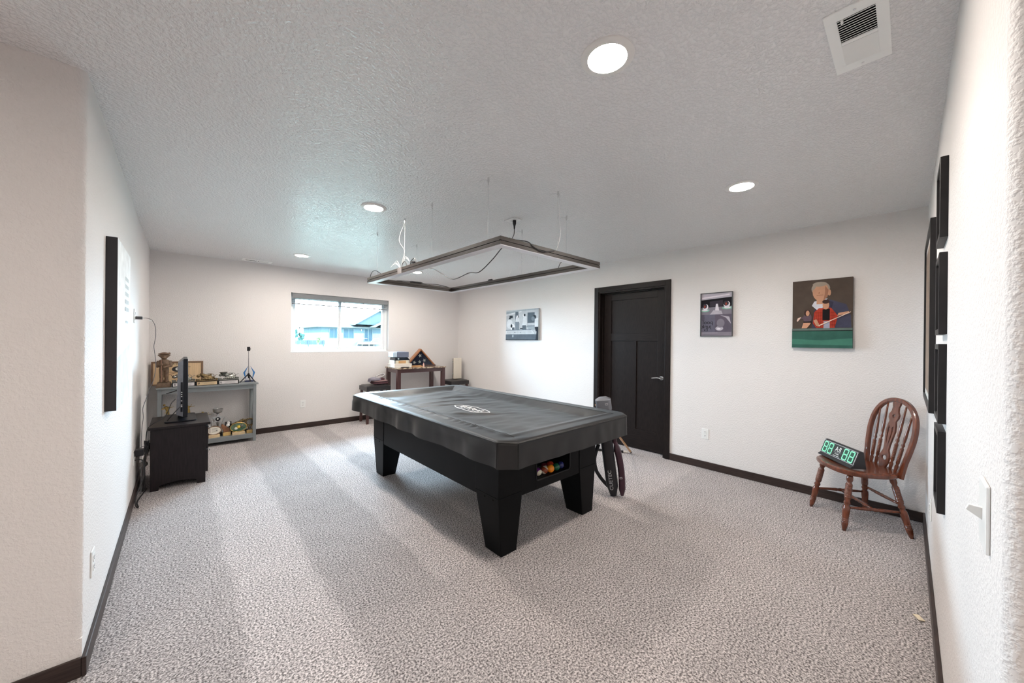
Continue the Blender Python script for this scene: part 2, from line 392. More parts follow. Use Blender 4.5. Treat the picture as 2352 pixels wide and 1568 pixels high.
r = MB(); r._add([(-0.65, -0.6, 2.50), (14.6, -0.6, 2.50), (14.6, 4.5, 4.05), (2.4, 4.5, 4.05), (-0.65, 9.6, 2.5), (14.6, 9.6, 2.5),
                  (-0.65, -0.6, 2.60), (14.6, -0.6, 2.60), (14.6, 4.5, 4.15), (2.4, 4.5, 4.15), (-0.65, 9.6, 2.6), (14.6, 9.6, 2.6)],
                 [(0,1,2,3), (3,2,5,4), (0,3,4), (6,9,8,7), (9,10,11,8), (6,10,9), (0,6,7,1), (4,5,11,10), (0,4,10,6), (1,7,8,2), (2,8,11,5)])
rf = r.build('roof', ROOF, hs)
gb = MB().prism([(3.9, 3.0), (7.0, 4.87), (10.1, 3.0)], -0.9, 4.0, 'y').build('gable_wall', SIDE, hs)
for sx, px_ in ((1, 3.7), (-1, 10.3)):
    MB().hexa([(px_, -1.3, 2.9), (px_+sx*0.0, -1.3, 3.05), (7.0, -1.3, 5.08), (7.0, -1.3, 4.9)],
              [(px_, 4.2, 2.9), (px_, 4.2, 3.05), (7.0, 4.2, 5.08), (7.0, 4.2, 4.9)]).build('gable_roof', TRIM, gb)
MB().prism([(5.7, 2.62), (7.2, 3.45), (8.7, 2.62), (8.4, 2.62), (7.2, 3.28), (6.0, 2.62)], -2.2, -0.4, 'y').build('porch_roof', TRIM, hs)
def win(x0, x1, z0, z1):
    o = MB().box(x0-0.06, x1+0.06, -0.05, 0.0, z0-0.06, z1+0.06).build('window', TRIM, hs)
    m_ = (x0+x1)/2
    MB().box(x0, m_-0.03, -0.07, -0.05, z0, z1).build('pane', HGLASS, o); MB().box(m_+0.03, x1, -0.07, -0.05, z0, z1).build('pane', HGLASS, o)
win(0.97, 2.0, 1.17, 2.31); win(2.70, 3.93, 1.19, 2.35)
dr = MB().box(5.35, 6.45, -0.05, 0, 0.75, 2.45).build('door', TRIM, hs)
MB().box(5.42, 5.85, -0.07, -0.05, 0.8, 2.4).build('pane', HGLASS, dr); MB().box(5.95, 6.4, -0.07, -0.05, 0.8, 2.4).build('pane', HGLASS, dr)
MB().box(4.88, 4.96, -0.12, 0, 2.15, 2.38).build('wall_lamp', mat('lamp_black', (0.03, 0.03, 0.03), 0.5), hs)
DK = mat('raw_deck_timber', (0.0351, 0.0281, 0.0156), 0.9, var=0.15, scale=3)
for a in (3.7, 5.25):
    b = MB(); b.tube([(a, -2.0, 0.32), (a+0.8, -1.6, 1.13), (a+1.6, -1.2, 1.13)], 0.045, 6); b.cyl((a+0.8, -1.6, -0.2), (a+0.8, -1.6, 1.13), 0.05); b.cyl((a, -2.0, -0.2), (a, -2.0, 0.32), 0.05)
    b.build('stair_rail', DK, hs)
MB().box(4.4, 7.0, -1.8, -0.05, 0.35, 0.6).build('deck', DK, hs)
fn = thing('privacy_fence', 'low pale blue fence far off at left in the window view', 'fence', (7.2, 35.0, 0.55))
FM = mat('pale_fence', (0.0140, 0.0187, 0.0250), 0.9, var=0.05, spec=0.0)
for k in range(8): MB().box(k*0.32, k*0.32+0.30, 0, 0.03, 0.35, 0.72).build('board', FM, fn)
for k in range(3): MB().box(k*1.2, k*1.2+0.08, -0.06, 0, -0.1, 0.76).build('post', FM, fn)
MB().box(0, 2.56, 0.03, 0.06, 0.45, 0.52).build('fence_rail', FM, fn)
LEAF = mat('tree_foliage', (0.0094, 0.0203, 0.0187), 0.9, var=0.35, scale=6, spec=0.0); LEAF2 = mat('light_foliage', (0.0234, 0.0328, 0.0156), 0.9, var=0.3, scale=6, spec=0.0)
BARK = mat('bark', (0.12, 0.10, 0.08), 0.9)
def tree(name, label, x, y, z, w, h, m, sq=1.0):
    t = thing(name, label, 'tree', (x, y, z))
    MB().cyl((0, 0, -0.3), (0, 0, h*0.5), 0.07*w, 8).build('trunk', BARK, t)
    b = MB()
    for k in range(14):
        a = random.uniform(0, 6.28); rr = random.uniform(0, 0.33)*w
        b.ball((rr*math.cos(a), rr*math.sin(a), h*random.uniform(0.35, 0.85)), w*random.uniform(0.13, 0.24), 10)
    o = b.build('crown', m, t, smooth='all')
    return t
tree('garden_tree', 'dark blue-green tree left of the hanging wand in the window view', 10.6, 50, 1.0, 1.0, 1.75, LEAF)
tree('garden_tree', 'rounded blue-green tree right of the hanging wand in the window view', 11.25, 50.4, 0.9, 1.0, 1.3, LEAF)
tree('garden_shrub', 'yellow-green shrub at the left corner of the house outside', 8.95, 34.0, 0.75, 0.45, 0.95, LEAF2)
h2 = thing('distant_house', 'faint far house roof beyond the fence outside the window', 'house', (24, 105, 0.3))
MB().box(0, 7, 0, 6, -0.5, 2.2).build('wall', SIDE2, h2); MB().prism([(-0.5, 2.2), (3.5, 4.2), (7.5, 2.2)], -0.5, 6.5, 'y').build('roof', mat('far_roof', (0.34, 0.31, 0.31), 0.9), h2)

# ------------------------------------------------------------------ recessed lamps
LENS = mat('lamp_lens', (0.9, 0.88, 0.84), 0.5, emis=LAMP_COL, estr=LAMP)
TRIMW = mat('lamp_trim', (0.82, 0.81, 0.79), 0.45, var=0.01)
def lamp(x, y, label, group='recessed ceiling lamps', ext=False):
    t = thing('recessed_lamp', label, 'ceiling lamp', (x, y, H), 0, group)
    MB().lathe([(0.098, 0.0), (0.098, -0.004), (0.090, -0.008), (0.072, -0.009), (0.070, -0.005), (0.070, 0.0)], 40, cap=False).build('trim_ring', TRIMW, t, smooth=True)
    MB().lathe([(0.0705, -0.0005), (0.0705, -0.006), (0.066, -0.0065)], 32).build('lens', LENS, t)
    return t
lamp(1.462, 0.770, 'large bright round ceiling lamp nearest the camera')
lamp(3.098, 0.770, 'round ceiling lamp above and left of the two posters by the chair')
lamp(1.433, 2.928, 'round ceiling lamp left of the hanging billiard light wires')
lamp(3.075, 2.928, 'round ceiling lamp hidden behind the near corner of the hanging light frame')
lamp(1.425, 5.25, 'round ceiling lamp at the far left near the window')
lamp(3.02, 5.22, 'round ceiling lamp seen through the hanging light frame near the far corner')
for k, (x, y) in enumerate(((-1.3, 0.7), (0.1, -1.3), (-1.6, -1.7))):  # unseen lamps added in the hallway as fill light for the room
    lamp(x, y, ('added unseen fill lamp in the hallway left of the camera', 'added unseen fill lamp in the hallway behind the camera', 'added unseen fill lamp deepest in the hallway behind the camera')[k], 'added hallway fill lamps')
# ------------------------------------------------------------------ vents
VENTW = mat('vent_white', (0.96, 0.97, 0.96), 0.4, var=0.01)
def vent(label, x0, x1, y0, y1, along, n, bx, by):
    t = thing('ceiling_vent', label, 'vent', ((x0+x1)/2, (y0+y1)/2, H)); a, c = (x1-x0)/2, (y1-y0)/2
    b = MB(); z0, z1 = -0.006, 0.0
    b.box(-a, -a+bx, -c, c, z0, z1); b.box(a-bx, a, -c, c, z0, z1); b.box(-a+bx, a-bx, -c, -c+by, z0, z1); b.box(-a+bx, a-bx, c-by, c, z0, z1)
    if along == 'x': b.box(-0.008, 0.008, -c+by, c-by, z0, z1)
    b.build('vent_frame', VENTW, t, bevel=0.0015)
    MB().box(-a+bx*0.9, a-bx*0.9, -c+by*0.9, c-by*0.9, -0.0015, -0.0005).build('dark_back', DARKHOLE, t)
    L = 2*(a-bx)
    for k in range(n):
        x = -a+bx+L*(k+0.5)/n
        if abs(x) < 0.012: continue
        s = 1 if x < 0 else -1; w = 0.0055 if x < 0 else 0.0040
        MB().hexa([(x-w, -c+by, -0.008 if s > 0 else -0.002), (x+w, -c+by, -0.002 if s > 0 else -0.008), (x+w, c-by, -0.002 if s > 0 else -0.008), (x-w, c-by, -0.008 if s > 0 else -0.002)],
                  [(x-w, -c+by, -0.0065 if s > 0 else -0.0005), (x+w, -c+by, -0.0005 if s > 0 else -0.0065), (x+w, c-by, -0.0005 if s > 0 else -0.0065), (x-w, c-by, -0.0065 if s > 0 else -0.0005)]).build('louver', VENTW, t)
    for x in (-a+bx/2, a-bx/2): MB().cyl((x, 0, -0.0075), (x, 0, -0.005), 0.004).build('screw', CHROME, t)
    return t
v = vent('large white louvred vent on the ceiling near the front wall', 1.835, 2.201, 0.045, 0.196, 'x', 22, 0.046, 0.030)
MB().box(-0.135, -0.122, 0.03, 0.036, -0.012, -0.002).build('damper_lever', VENTW, v)
vent('small white ceiling vent beside the far window wall', 0.89, 1.23, 6.01, 6.15, 'x', 18, 0.035, 0.03)
# ------------------------------------------------------------------ outlets
def plate(name, label, cat, M, kind='outlet', w=0.072, h=0.115, group='wall outlets'):
    t = tag(bpy.data.objects.new(name, None), label, cat, group if kind == 'outlet' else None); COL.objects.link(t); t.empty_display_size = 0.03
    t.matrix_world = M
    MB().box(-w/2, w/2, -h/2, h/2, 0, 0.006).build('cover_plate', WHITE, t, bevel=0.003)
    if kind == 'outlet':
        for s in (-1, 1):
            rc = MB().prism(rrect(-0.017, 0.017, s*0.021-0.014, s*0.021+0.014, 0.008), 0.005, 0.0085).build('receptacle', WHITE, t)
            b = MB(); b.box(-0.008, -0.0055, s*0.021-0.001, s*0.021+0.008, 0.0084, 0.0089); b.box(0.0055, 0.008, s*0.021-0.001, s*0.021+0.008, 0.0084, 0.0089)
            b.cyl((0, s*0.021-0.007, 0.0084), (0, s*0.021-0.007, 0.0089), 0.0028, 8); b.build('slot', DARKHOLE, rc)
        MB().cyl((0, 0, 0.005), (0, 0, 0.0075), 0.003, 8).build('screw', CHROME, t)
    else:
        for x in (0,):
            MB().hexa([(x-0.005, -0.012, 0.005), (x+0.005, -0.012, 0.005), (x+0.005, 0.012, 0.005), (x-0.005, 0.012, 0.005)],
                      [(x-0.0045, 0.003, 0.026), (x+0.0045, 0.003, 0.026), (x+0.0045, 0.013, 0.022), (x-0.0045, 0.013, 0.022)]).build('toggle', WHITE, t, bevel=0.001)
    return t
plate('wall_outlet', 'white wall outlet on the window wall below the window', 'outlet', frameM((1.68, YB, 0.372), (1, 0, 0), (0, 0, 1)))
plate('wall_outlet', 'white wall outlet below the small grey poster', 'outlet', frameM((W, 1.482, 0.377), (0, -1, 0), (0, 0, 1)))
plate('wall_outlet', 'white wall outlet low on the left wall nearest the camera', 'outlet', frameM((0, 2.445, 0.365), (0, 1, 0), (0, 0, 1)))
plate('wall_outlet', 'white wall outlet high on the left wall with a thin cord plugged in', 'outlet', frameM((0, 4.33, 1.545), (0, 1, 0), (0, 0, 1)))
plate('wall_outlet', 'white wall outlet with black adapter behind the dark nightstand', 'outlet', frameM((0, 4.36, 0.36), (0, 1, 0), (0, 0, 1)))
plate('ceiling_outlet', 'square white ceiling outlet feeding the hanging billiard light', 'outlet', frameM((2.448, 2.362, H), (1, 0, 0), (0, -1, 0)), w=0.10, h=0.13)
plate('light_switch', 'white toggle light switch on the right-hand wall near the camera', 'light switch', frameM((1.41, YD, 1.05), (-1, 0, 0), (0, 0, 1)), 'switch', 0.09, 0.125)
# low outlet on front wall behind the chair
plate('wall_outlet', 'white wall outlet low on the right wall under the picture frames', 'outlet', frameM((3.55, YD, 0.40), (-1, 0, 0), (0, 0, 1)))
# ------------------------------------------------------------------ hanging billiard light
ALU = mat('brown_anodised_aluminium', (0.030, 0.025, 0.0225), 0.42, 0.0, var=0.12, scale=3, spec=0.3)
DIFF = mat('milky_led_diffuser', (0.80, 0.80, 0.84), 0.35, var=0.01)
WIRE = mat('pale_wire', (0.50, 0.52, 0.53), 0.3, var=0.02)
CORD = mat('black_cord', (0.02, 0.02, 0.022), 0.5)
lt = thing('billiard_light', 'rectangular dark metal light frame hung on thin wires over the pool table', 'hanging lamp', (2.215, 2.70, 1.948))
a, c, wv = 0.520, 1.050, 0.066
O = [(-a, -c), (a, -c), (a, c), (-a, c)]; I = [(-a+wv, -c+wv), (a-wv, -c+wv), (a-wv, c-wv), (-a+wv, c-wv)]
def inset(P, d): return [(x+(d if x < 0 else -d), y+(d if y < 0 else -d)) for x, y in P]
for k in range(4):
    j = (k+1) % 4
    b = MB()
    for z0, z1, d in ((0.004, 0.024, 0), (0.024, 0.0285, 0.009), (0.0285, 0.052, 0)):
        Oi, Ii = inset(O, d), inset(I, -d)
        b.prism([Oi[k], Oi[j], Ii[j], Ii[k]], z0, z1)
    bar = b.build('side_bar', ALU, lt)
    Od, Id = inset(O, 0.004), inset(I, -0.004)
    MB().prism([Od[k], Od[j], Id[j], Id[k]], 0.0, 0.004).build('diffuser', DIFF, bar)
b = MB()
for k, (x, y) in enumerate(O):
    for d in (0.018, 0.03):
        sx, sy = (1 if x < 0 else -1), (1 if y < 0 else -1)
        b.cyl((x+sx*d, y-sy*0.0004, 0.026), (x+sx*d, y+sy*0.002, 0.026), 0.0035, 8); b.cyl((x-sx*0.0004, y+sy*d, 0.026), (x+sx*0.002, y+sy*d, 0.026), 0.0035, 8)
b.build('corner_screw', BLACK, lt)
hooks = [(1.771, 1.867), (2.266, 1.690), (1.728, 2.513), (1.740, 3.005), (2.700, 1.965), (2.702, 2.510), (1.727, 3.577), (2.229, 3.715)]
for x, y in hooks:
    x -= 2.215; y -= 2.70
    x2 = x; y2 = y
    hk = MB().rod((x, y, 0.492), (x, y, 0.448), [(0.007, 0), (0.007, 0.5), (0.0045, 0.7), (0.0045, 1)], 10).build('ceiling_hook', CHROME, lt, smooth=True)
    xx = max(-a+0.02, min(a-0.02, x))
    MB().tube([(x, y, 0.45), (xx, y, 0.052)], 0.0013, 5).build('suspension_wire', WIRE, hk)
    MB().tube(spline([(x, y, 0.47), (x-0.03, y+0.02, 0.475), (x-0.055, y+0.03, 0.455)], 4), 0.0010, 4).build('wire_tail', WIRE, hk)
b = MB()
def rel(p): return (p[0]-2.215, p[1]-2.70, p[2]-1.948)
b.tube(spline([rel(p) for p in ((1.735, 3.005, 2.40), (1.70, 3.03, 2.25), (1.735, 3.0, 2.15), (1.725, 3.05, 2.02))], 6), 0.0010, 6)
for k in range(9):
    aa = random.uniform(0, 6.28); q = (1.725+0.07*math.cos(aa), 3.06+0.13*math.sin(aa), 2.02+random.uniform(0.0, 0.05))
    b.tube(spline([rel((1.725, 3.05, 2.005)), rel(((1.725+q[0])/2, (3.05+q[1])/2, q[2]+0.03)), rel(q)], 5), 0.0011, 5)
b.build('white_wire_bundle', mat('white_cable', (0.8, 0.8, 0.8), 0.4), lt, smooth=True)
b = MB()
b.tube(spline([rel(p) for p in ((2.70, 2.51, 2.30), (2.69, 2.52, 2.18), (2.71, 2.5, 2.13), (2.68, 2.53, 2.09), (2.70, 2.55, 2.01))], 6), 0.002, 5)
b.tube(spline([rel(p) for p in ((2.60, 2.2, 2.16), (2.64, 2.26, 2.05), (2.70, 2.36, 2.005))], 6), 0.002, 5)
b.tube(spline([rel(p) for p in ((2.66, 2.60, 2.06), (2.68, 2.66, 2.03), (2.70, 2.70, 2.0))], 6), 0.002, 5)
b.tube(spline([rel(p) for p in ((2.27, 1.68, 2.42), (2.285, 1.69, 2.25), (2.26, 1.66, 2.12), (2.24, 1.68, 2.01))], 6), 0.0018, 5)
b.build('white_wire_loose', MATS['white_cable'], lt, smooth=True)
b = MB()
b.tube(spline([rel(p) for p in ((2.448, 2.345, 2.36), (2.43, 2.33, 2.30), (2.20, 2.11, 2.17), (1.90, 1.80, 2.055), (1.79, 1.67, 2.006))], 8), 0.0035, 8)
b.tube(spline([rel(p) for p in ((1.83, 1.68, 2.006), (1.93, 1.66, 2.01), (1.97, 1.645, 1.985), (2.06, 1.643, 1.965), (2.17, 1.645, 1.99), (2.20, 1.67, 2.006), (2.10, 1.68, 2.008), (1.95, 1.685, 2.01), (1.83, 1.69, 2.006))], 8), 0.0035, 8)
b.build('power_cord', CORD, lt, smooth=True)
MB().rod(rel((2.448, 2.345, 2.43)), rel((2.448, 2.345, 2.355)), [(0.016, 0), (0.016, 0.35), (0.009, 0.6), (0.006, 1)], 12).build('plug', BLACK, lt, smooth=True)
b = MB()
b.tube(spline([rel(p) for p in ((1.75, 3.05, 2.006), (1.80, 2.95, 2.02), (1.9, 2.826, 2.0), (1.9, 2.686, 1.947), (1.9, 2.513, 1.872), (1.9, 2.417, 1.861), (1.9, 2.252, 1.883), (1.9, 2.127, 1.873), (1.9, 1.98, 1.938), (1.88, 1.86, 1.99), (1.84, 1.74, 2.006))], 8), 0.0035, 8)
for y0 in (2.75, 2.92):
    b.tube(spline([rel((1.72, y0, 2.004)), rel((1.72, y0+0.03, 2.05)), rel((1.73, y0+0.10, 2.045)), rel((1.73, y0+0.13, 2.004))], 6), 0.0035, 6)
b.tube(spline([rel((1.72, 3.45, 2.004)), rel((1.70, 3.55, 2.05)), rel((1.70, 3.65, 2.04)), rel((1.705, 3.70, 1.985))], 6), 0.003, 6)
b.tube(spline([rel((2.0, 3.72, 2.006)), rel((2.2, 3.73, 2.02)), rel((2.35, 3.72, 2.012)), rel((2.5, 3.72, 2.02)), rel((2.65, 3.72, 2.006))], 6), 0.004, 6)
b.tube(spline([rel((2.70, 2.05, 2.004)), rel((2.70, 2.02, 2.05)), rel((2.70, 1.94, 2.045)), rel((2.70, 1.88, 2.01))], 6), 0.003, 6)
b.build('jumper_cord', CORD, lt, smooth=True)
for p, q in (((2.70, 1.80, 2.012), (2.70, 1.90, 2.016)), ((2.15, 3.71, 2.01), (2.30, 3.71, 2.014)), ((1.725, 2.78, 2.02), (1.735, 2.88, 2.035)), ((2.70, 2.95, 2.01), (2.70, 3.02, 2.012))):
    MB().rod(rel(p), rel(q), [(0.006, 0), (0.011, 0.15), (0.011, 0.85), (0.005, 1)], 10).build('cord_connector', BLACK, lt, smooth=True)
MB().box(-0.524, -0.519, 0.26, 0.34, 0.0, 0.052).build('joint_clip', mat('clear_clip', (0.16, 0.15, 0.15), 0.2), lt)

# ------------------------------------------------------------------ pool table
PT = mat('matte_black_laminate', (0.0035, 0.0038, 0.0045), 0.45, var=0.15, scale=4, bump=0.03, bscale=300, spec=0.12)
TX, TY = 2.275, 2.705
pt = thing('pool_table', 'black pool table with four tapered legs under a vinyl cover', 'pool table', (TX, TY, 0))
hx, hy = 0.515, 0.985         # apron half sizes
for sx in (-1, 1):
    MB().box(sx*hx-0.022 if sx > 0 else sx*hx, sx*hx if sx > 0 else sx*hx+0.022, -hy+0.235, hy-0.235, 0.345, 0.70).build('side_apron', PT, pt, bevel=0.003)
def endap(sy, hole):
    y0, y1 = (sy*hy-0.022, sy*hy) if sy > 0 else (sy*hy, sy*hy+0.022)
    b = MB()
    if hole:
        xa, xb, za, zb = -0.175, 0.19, 0.408, 0.585
        b.box(-hx+0.205, xa, y0, y1, 0.345, 0.70); b.box(xb, hx-0.205, y0, y1, 0.345, 0.70); b.box(xa, xb, y0, y1, 0.345, za); b.box(xa, xb, y0, y1, zb, 0.70)
    else: b.box(-hx+0.205, hx-0.205, y0, y1, 0.345, 0.70)
    return b.build('end_apron', PT, pt, bevel=0.0015)
endap(-1, True); endap(1, False)
b = MB(); b.box(-0.19, 0.205, -hy+0.022, -hy+0.26, 0.395, 0.407); b.box(-0.19, 0.205, -hy+0.26, -hy+0.272, 0.407, 0.60); b.box(-0.19, -0.178, -hy+0.022, -hy+0.26, 0.407, 0.60); b.box(0.193, 0.205, -hy+0.022, -hy+0.26, 0.407, 0.60)
tray = b.build('ball_tray', BLACK, pt)
b = MB(); b.tube([(x+0.0075, -hy-0.001, z+0.4965) for x, z in rrect(-0.1835, 0.1835, -0.0895, 0.0895, 0.02)], 0.005, 6, closed=True)
b.build('tray_bezel', BLACK, pt, smooth=True)
for sx in (-1, 1):
    for sy in (-1, 1):
        # square upper block then taper to the foot
        ox, oy = sx*(hx+0.004), sy*(hy+0.004)
        ix, iy = sx*(hx-0.205), sy*(hy-0.235)
        def q(ox_, oy_, ix_, iy_, z): return [(ox_, oy_, z), (ix_, oy_, z), (ix_, iy_, z), (ox_, iy_, z)] if sx*sy < 0 else [(ox_, oy_, z), (ox_, iy_, z), (ix_, iy_, z), (ix_, oy_, z)]
        b = MB(); b.hexa(q(ox, oy, ix, iy, 0.378), q(ox, oy, ix, iy, 0.70)); b.build('corner_block', PT, pt, bevel=0.002)
        b = MB(); b.hexa(q(sx*0.489, sy*0.985+sy*0.0, sx*0.356, sy*0.825, 0), q(ox, oy, ix, iy, 0.376))
        lg = b.build('leg', PT, pt, bevel=0.003)
        b = MB()
        for d in (0.055, 0.14):
            b.cyl((ox-sx*d, oy+sy*0.0015-sy*0.002, 0.355), (ox-sx*d, oy-sy*0.006, 0.355), 0.006, 10); b.cyl((ox+sx*0.0015-sx*0.002, oy-sy*d, 0.355), (ox-sx*0.006, oy-sy*d, 0.355), 0.006, 10)
        b.build('bolt', DARKHOLE, lg)
MB().box(-0.58, 0.58, -1.13, 1.13, 0.70, 0.735).build('slate_bed', mat('green_cloth', (0.05, 0.14, 0.09), 0.9, bump=0.1), pt)
b = MB(); b.box(-0.635, -0.50, -1.08, 1.08, 0.67, 0.775); b.box(0.50, 0.635, -1.08, 1.08, 0.67, 0.775); b.box(-0.50, 0.50, -1.19, -1.05, 0.67, 0.775); b.box(-0.50, 0.50, 1.05, 1.19, 0.67, 0.775)
b.build('rail', PT, pt, bevel=0.006)
# balls in the tray
def ball_mat(name, col, stripe):
    m = bpy.data.materials.new(name); m.use_nodes = True; N = m.node_tree.nodes; L = m.node_tree.links; bb = N['Principled BSDF']
    tc = N.new('ShaderNodeTexCoord'); sp = N.new('ShaderNodeSeparateXYZ'); L.new(tc.outputs['Object'], sp.inputs[0])
    ab = N.new('ShaderNodeMath'); ab.operation = 'ABSOLUTE'; L.new(sp.outputs['Z'], ab.inputs[0])
    lt_ = N.new('ShaderNodeMath'); lt_.operation = 'LESS_THAN'; lt_.inputs[1].default_value = 0.0155; L.new(ab.outputs[0], lt_.inputs[0])
    mx = N.new('ShaderNodeMix'); mx.data_type = 'RGBA'; mx.inputs['A'].default_value = (0.72, 0.66, 0.52, 1) if stripe else col+(1,); mx.inputs['B'].default_value = col+(1,)
    L.new(lt_.outputs[0], mx.inputs['Factor']); L.new(mx.outputs['Result'], bb.inputs['Base Color']); bb.inputs['Roughness'].default_value = 0.12
    return m
balls = [(-0.148, -0.10, 0, (0.13, 0.02, 0.16), True, 'cream ball with a purple stripe at the left end of the tray'),
         (-0.149, -0.040, 0, (0.10, 0.02, 0.03), True, 'cream ball with a dark band behind the purple striped ball'),
         (-0.089, -0.106, 0, (0.25, 0.05, 0.02), True, 'cream ball with a brown-red stripe, second from the left'),
         (-0.030, -0.115, 0, (0.85, 0.26, 0.015), False, 'solid orange ball in the table tray'),
         (-0.090, -0.040, 0, (0.01, 0.01, 0.012), False, 'solid black ball at the back of the tray'),
         (-0.031, -0.053, 0, (0.16, 0.015, 0.03), True, 'cream ball with a maroon stripe behind the orange ball'),
         (0.030, -0.058, 0, (0.55, 0.045, 0.02), False, 'solid red ball in the table tray'),
         (0.029, -0.119, 0, (0.01, 0.09, 0.045), False, 'solid dark green ball right of the orange ball'),
         (0.088, -0.112, 0, (0.015, 0.02, 0.10), False, 'solid dark blue ball at the right of the row')]
for i, (x, y, z, col, stp, lab) in enumerate(balls):
    o = MB().ball((0, 0, 0), 0.0286, 24).build('billiard_ball', ball_mat('ball_%d' % i, col, stp), smooth='all')
    o.location = (TX+x+0.052, TY-hy+0.15+y+0.008, 0.407+0.0286); o.rotation_euler = (random.uniform(0.4, 1.3), random.uniform(-0.6, 0.6), random.uniform(0, 3))
    tag(o, lab, 'billiard ball', 'balls in the pool table tray')
# ------------------------------------------------------------------ vinyl cover
CA, CB, ZT, ZB = 0.668, 1.232, 0.803, 0.645
def outline(a, b_, ch, n):
    """chamfered rectangle sampled at n points, fixed parametrisation by side"""
    pts = [(-a+ch, -b_), (a-ch, -b_), (a, -b_+ch), (a, b_-ch), (a-ch, b_), (-a+ch, b_), (-a, b_-ch), (-a, -b_+ch)]
    cnt = [70, 10, 130, 10, 70, 10, 130, 10]; out = []
    for i in range(8):
        p, q_ = pts[i], pts[(i+1) % 8]
        for k in range(cnt[i]):
            t = k/cnt[i]; out.append((p[0]+(q_[0]-p[0])*t, p[1]+(q_[1]-p[1])*t, i, t))
    return out
def top_z(x, y, t):
    z = ZT
    e = max(0.0, 1-t/0.022); z -= 0.012*e*e
    s = min(1.0, max(0.0, (t-0.12)/0.16)); s = s*s*(3-2*s); z -= 0.036*s
    z += 0.004*math.exp(-((t-0.125)/0.02)**2)
    n_ = noise.noise(Vector((x*2.2, y*2.2, 1.0)))*0.013+noise.noise(Vector((x*5, y*9, 4.0)))*0.006+noise.noise(Vector((x*9+y*4, y*16, 2.0)))*0.0025
    z += n_*s
    # long tension folds toward the far corners
    for (fx, fy, fa, amp, wd) in ((0.1, 0.55, 0.25, 0.010, 0.035), (-0.15, 0.2, 0.5, 0.006, 0.03), (0.2, 0.85, -0.1, 0.012, 0.05), (-0.2, -0.3, 0.7, 0.005, 0.025), (0.05, 0.35, 0.1, 0.006, 0.02)):
        u = (y-fy)+(x-fx)*fa; z += s*amp*math.exp(-(u/wd)**2)*math.exp(-((x-fx)/0.35)**2)
    # puckers along the seam of the left rail
    w_ = math.exp(-((x+CA-0.13)/0.05)**2)
    z += w_*0.005*math.sin(y*70+3*math.sin(y*9))*(0.5+noise.noise(Vector((y*6, 2, 0))))
    return z
rings = []
base_o = outline(CA, CB, 0.085, 0)
def skirt_off(i, t, x, y, h):
    n_ = noise.noise(Vector((x*5.0, y*5.0, 7.0)))*0.014+noise.noise(Vector((x*13, y*13, h*4)))*0.004
    if i in (6,): n_ += 0.010*math.sin(y*13+1.2*math.sin(y*5))
    return n_*min(1, h/0.06)
nrm = {0: (0, -1), 1: (0.7, -0.7), 2: (1, 0), 3: (0.7, 0.7), 4: (0, 1), 5: (-0.7, 0.7), 6: (-1, 0), 7: (-0.7, -0.7)}
NS = 10
vs = []
for k in range(NS+1):
    h = (ZT-0.012-ZB)*(1-k/NS)
    row = []
    for x, y, i, t in base_o:
        o_ = skirt_off(i, t, x, y, h)+0.004*(h/0.15); nx, ny = nrm[i]
        wob = 0.006*noise.noise(Vector((x*4, y*4, 3))) if k == 0 else 0
        row.append((x+nx*o_, y+ny*o_, ZB+(ZT-0.012-ZB)-h+wob))
    vs.append(row)
NT = 66
for k in range(1, NT+1):
    t = CA*k/NT*0.999
    ch = max(0.0, 0.085-0.55*t)
    row = [(x, y, top_z(x, y, t)) for x, y, i, tt in outline(CA-t, CB-t, max(ch, 0.0005), 0)]
    vs.append(row)
cb = MB(); n = len(base_o)
cb._add([p for r_ in vs for p in r_], [(i*n+k, i*n+(k+1) % n, (i+1)*n+(k+1) % n, (i+1)*n+k) for i in range(len(vs)-1) for k in range(n)])
VINYLB = mat('black_vinyl', (0.004, 0.004, 0.0048), 0.46, var=0.2, scale=6, bump=0.08, bscale=420, spec=0.46, sheen=0.12)
cv = thing('table_cover', 'fitted black vinyl cover with a white emblem draped over the pool table', 'table cover', (TX, TY, 0))
cb.build('cover_sheet', VINYLB, cv, smooth='all')
SEAM = mat('cover_seam', (0.008, 0.008, 0.008), 0.5)
b = MB()
def tz(x, y): return top_z(x, y, min(CA-abs(x), CB-abs(y)))
b.tube([(x, y, tz(x, y)+0.0004) for x, y in [(-CA+0.135, -CB+0.09+q*0.02) for q in range(114)]], 0.0018, 5)
b.tube([(x, y, tz(x, y)+0.0004) for x, y in [(CA-0.135, -CB+0.09+q*0.02) for q in range(114)]], 0.0018, 5)
b.build('top_seam', SEAM, cv)
b = MB(); b.tube([(x*1.001, y*1.001, ZT-0.011) for x, y, i, t in base_o], 0.0028, 6, closed=True); b.build('edge_piping', VINYLB, cv, smooth='all')
for sx in (-1, 1):
    for sy in (-1, 1):
        b = MB()
        b.tube([(sx*(CA-0.085), sy*(CB+0.004+0.001), z) for z in (ZB, 0.70, 0.75, ZT-0.012)], 0.0022, 5); b.tube([(sx*(CA+0.004+0.001), sy*(CB-0.085), z) for z in (ZB, 0.70, 0.75, ZT-0.012)], 0.0022, 5)
        b.build('corner_seam', SEAM, cv)
b = MB()
lx, ly = 2.172-TX, 2.578-TY
def lp(u, v):          # u along reading direction (-Y), v up (+X)
    x, y = lx+v, ly-u
    return (x, y, tz(x, y)+0.0016)
oval = []
for k in range(80):
    a_ = 2*math.pi*k/80
    r_ = 1.0+(0.10*abs(math.sin(a_*5)) if 0.2 < a_ < 2.9 else 0)
    oval.append(lp(0.215*math.cos(a_)*(1+0.12*abs(math.cos(a_))**6), 0.078*math.sin(a_)*r_))
b.tube(oval, 0.0042, 6, closed=True, flat=0.4)
sc_ = []
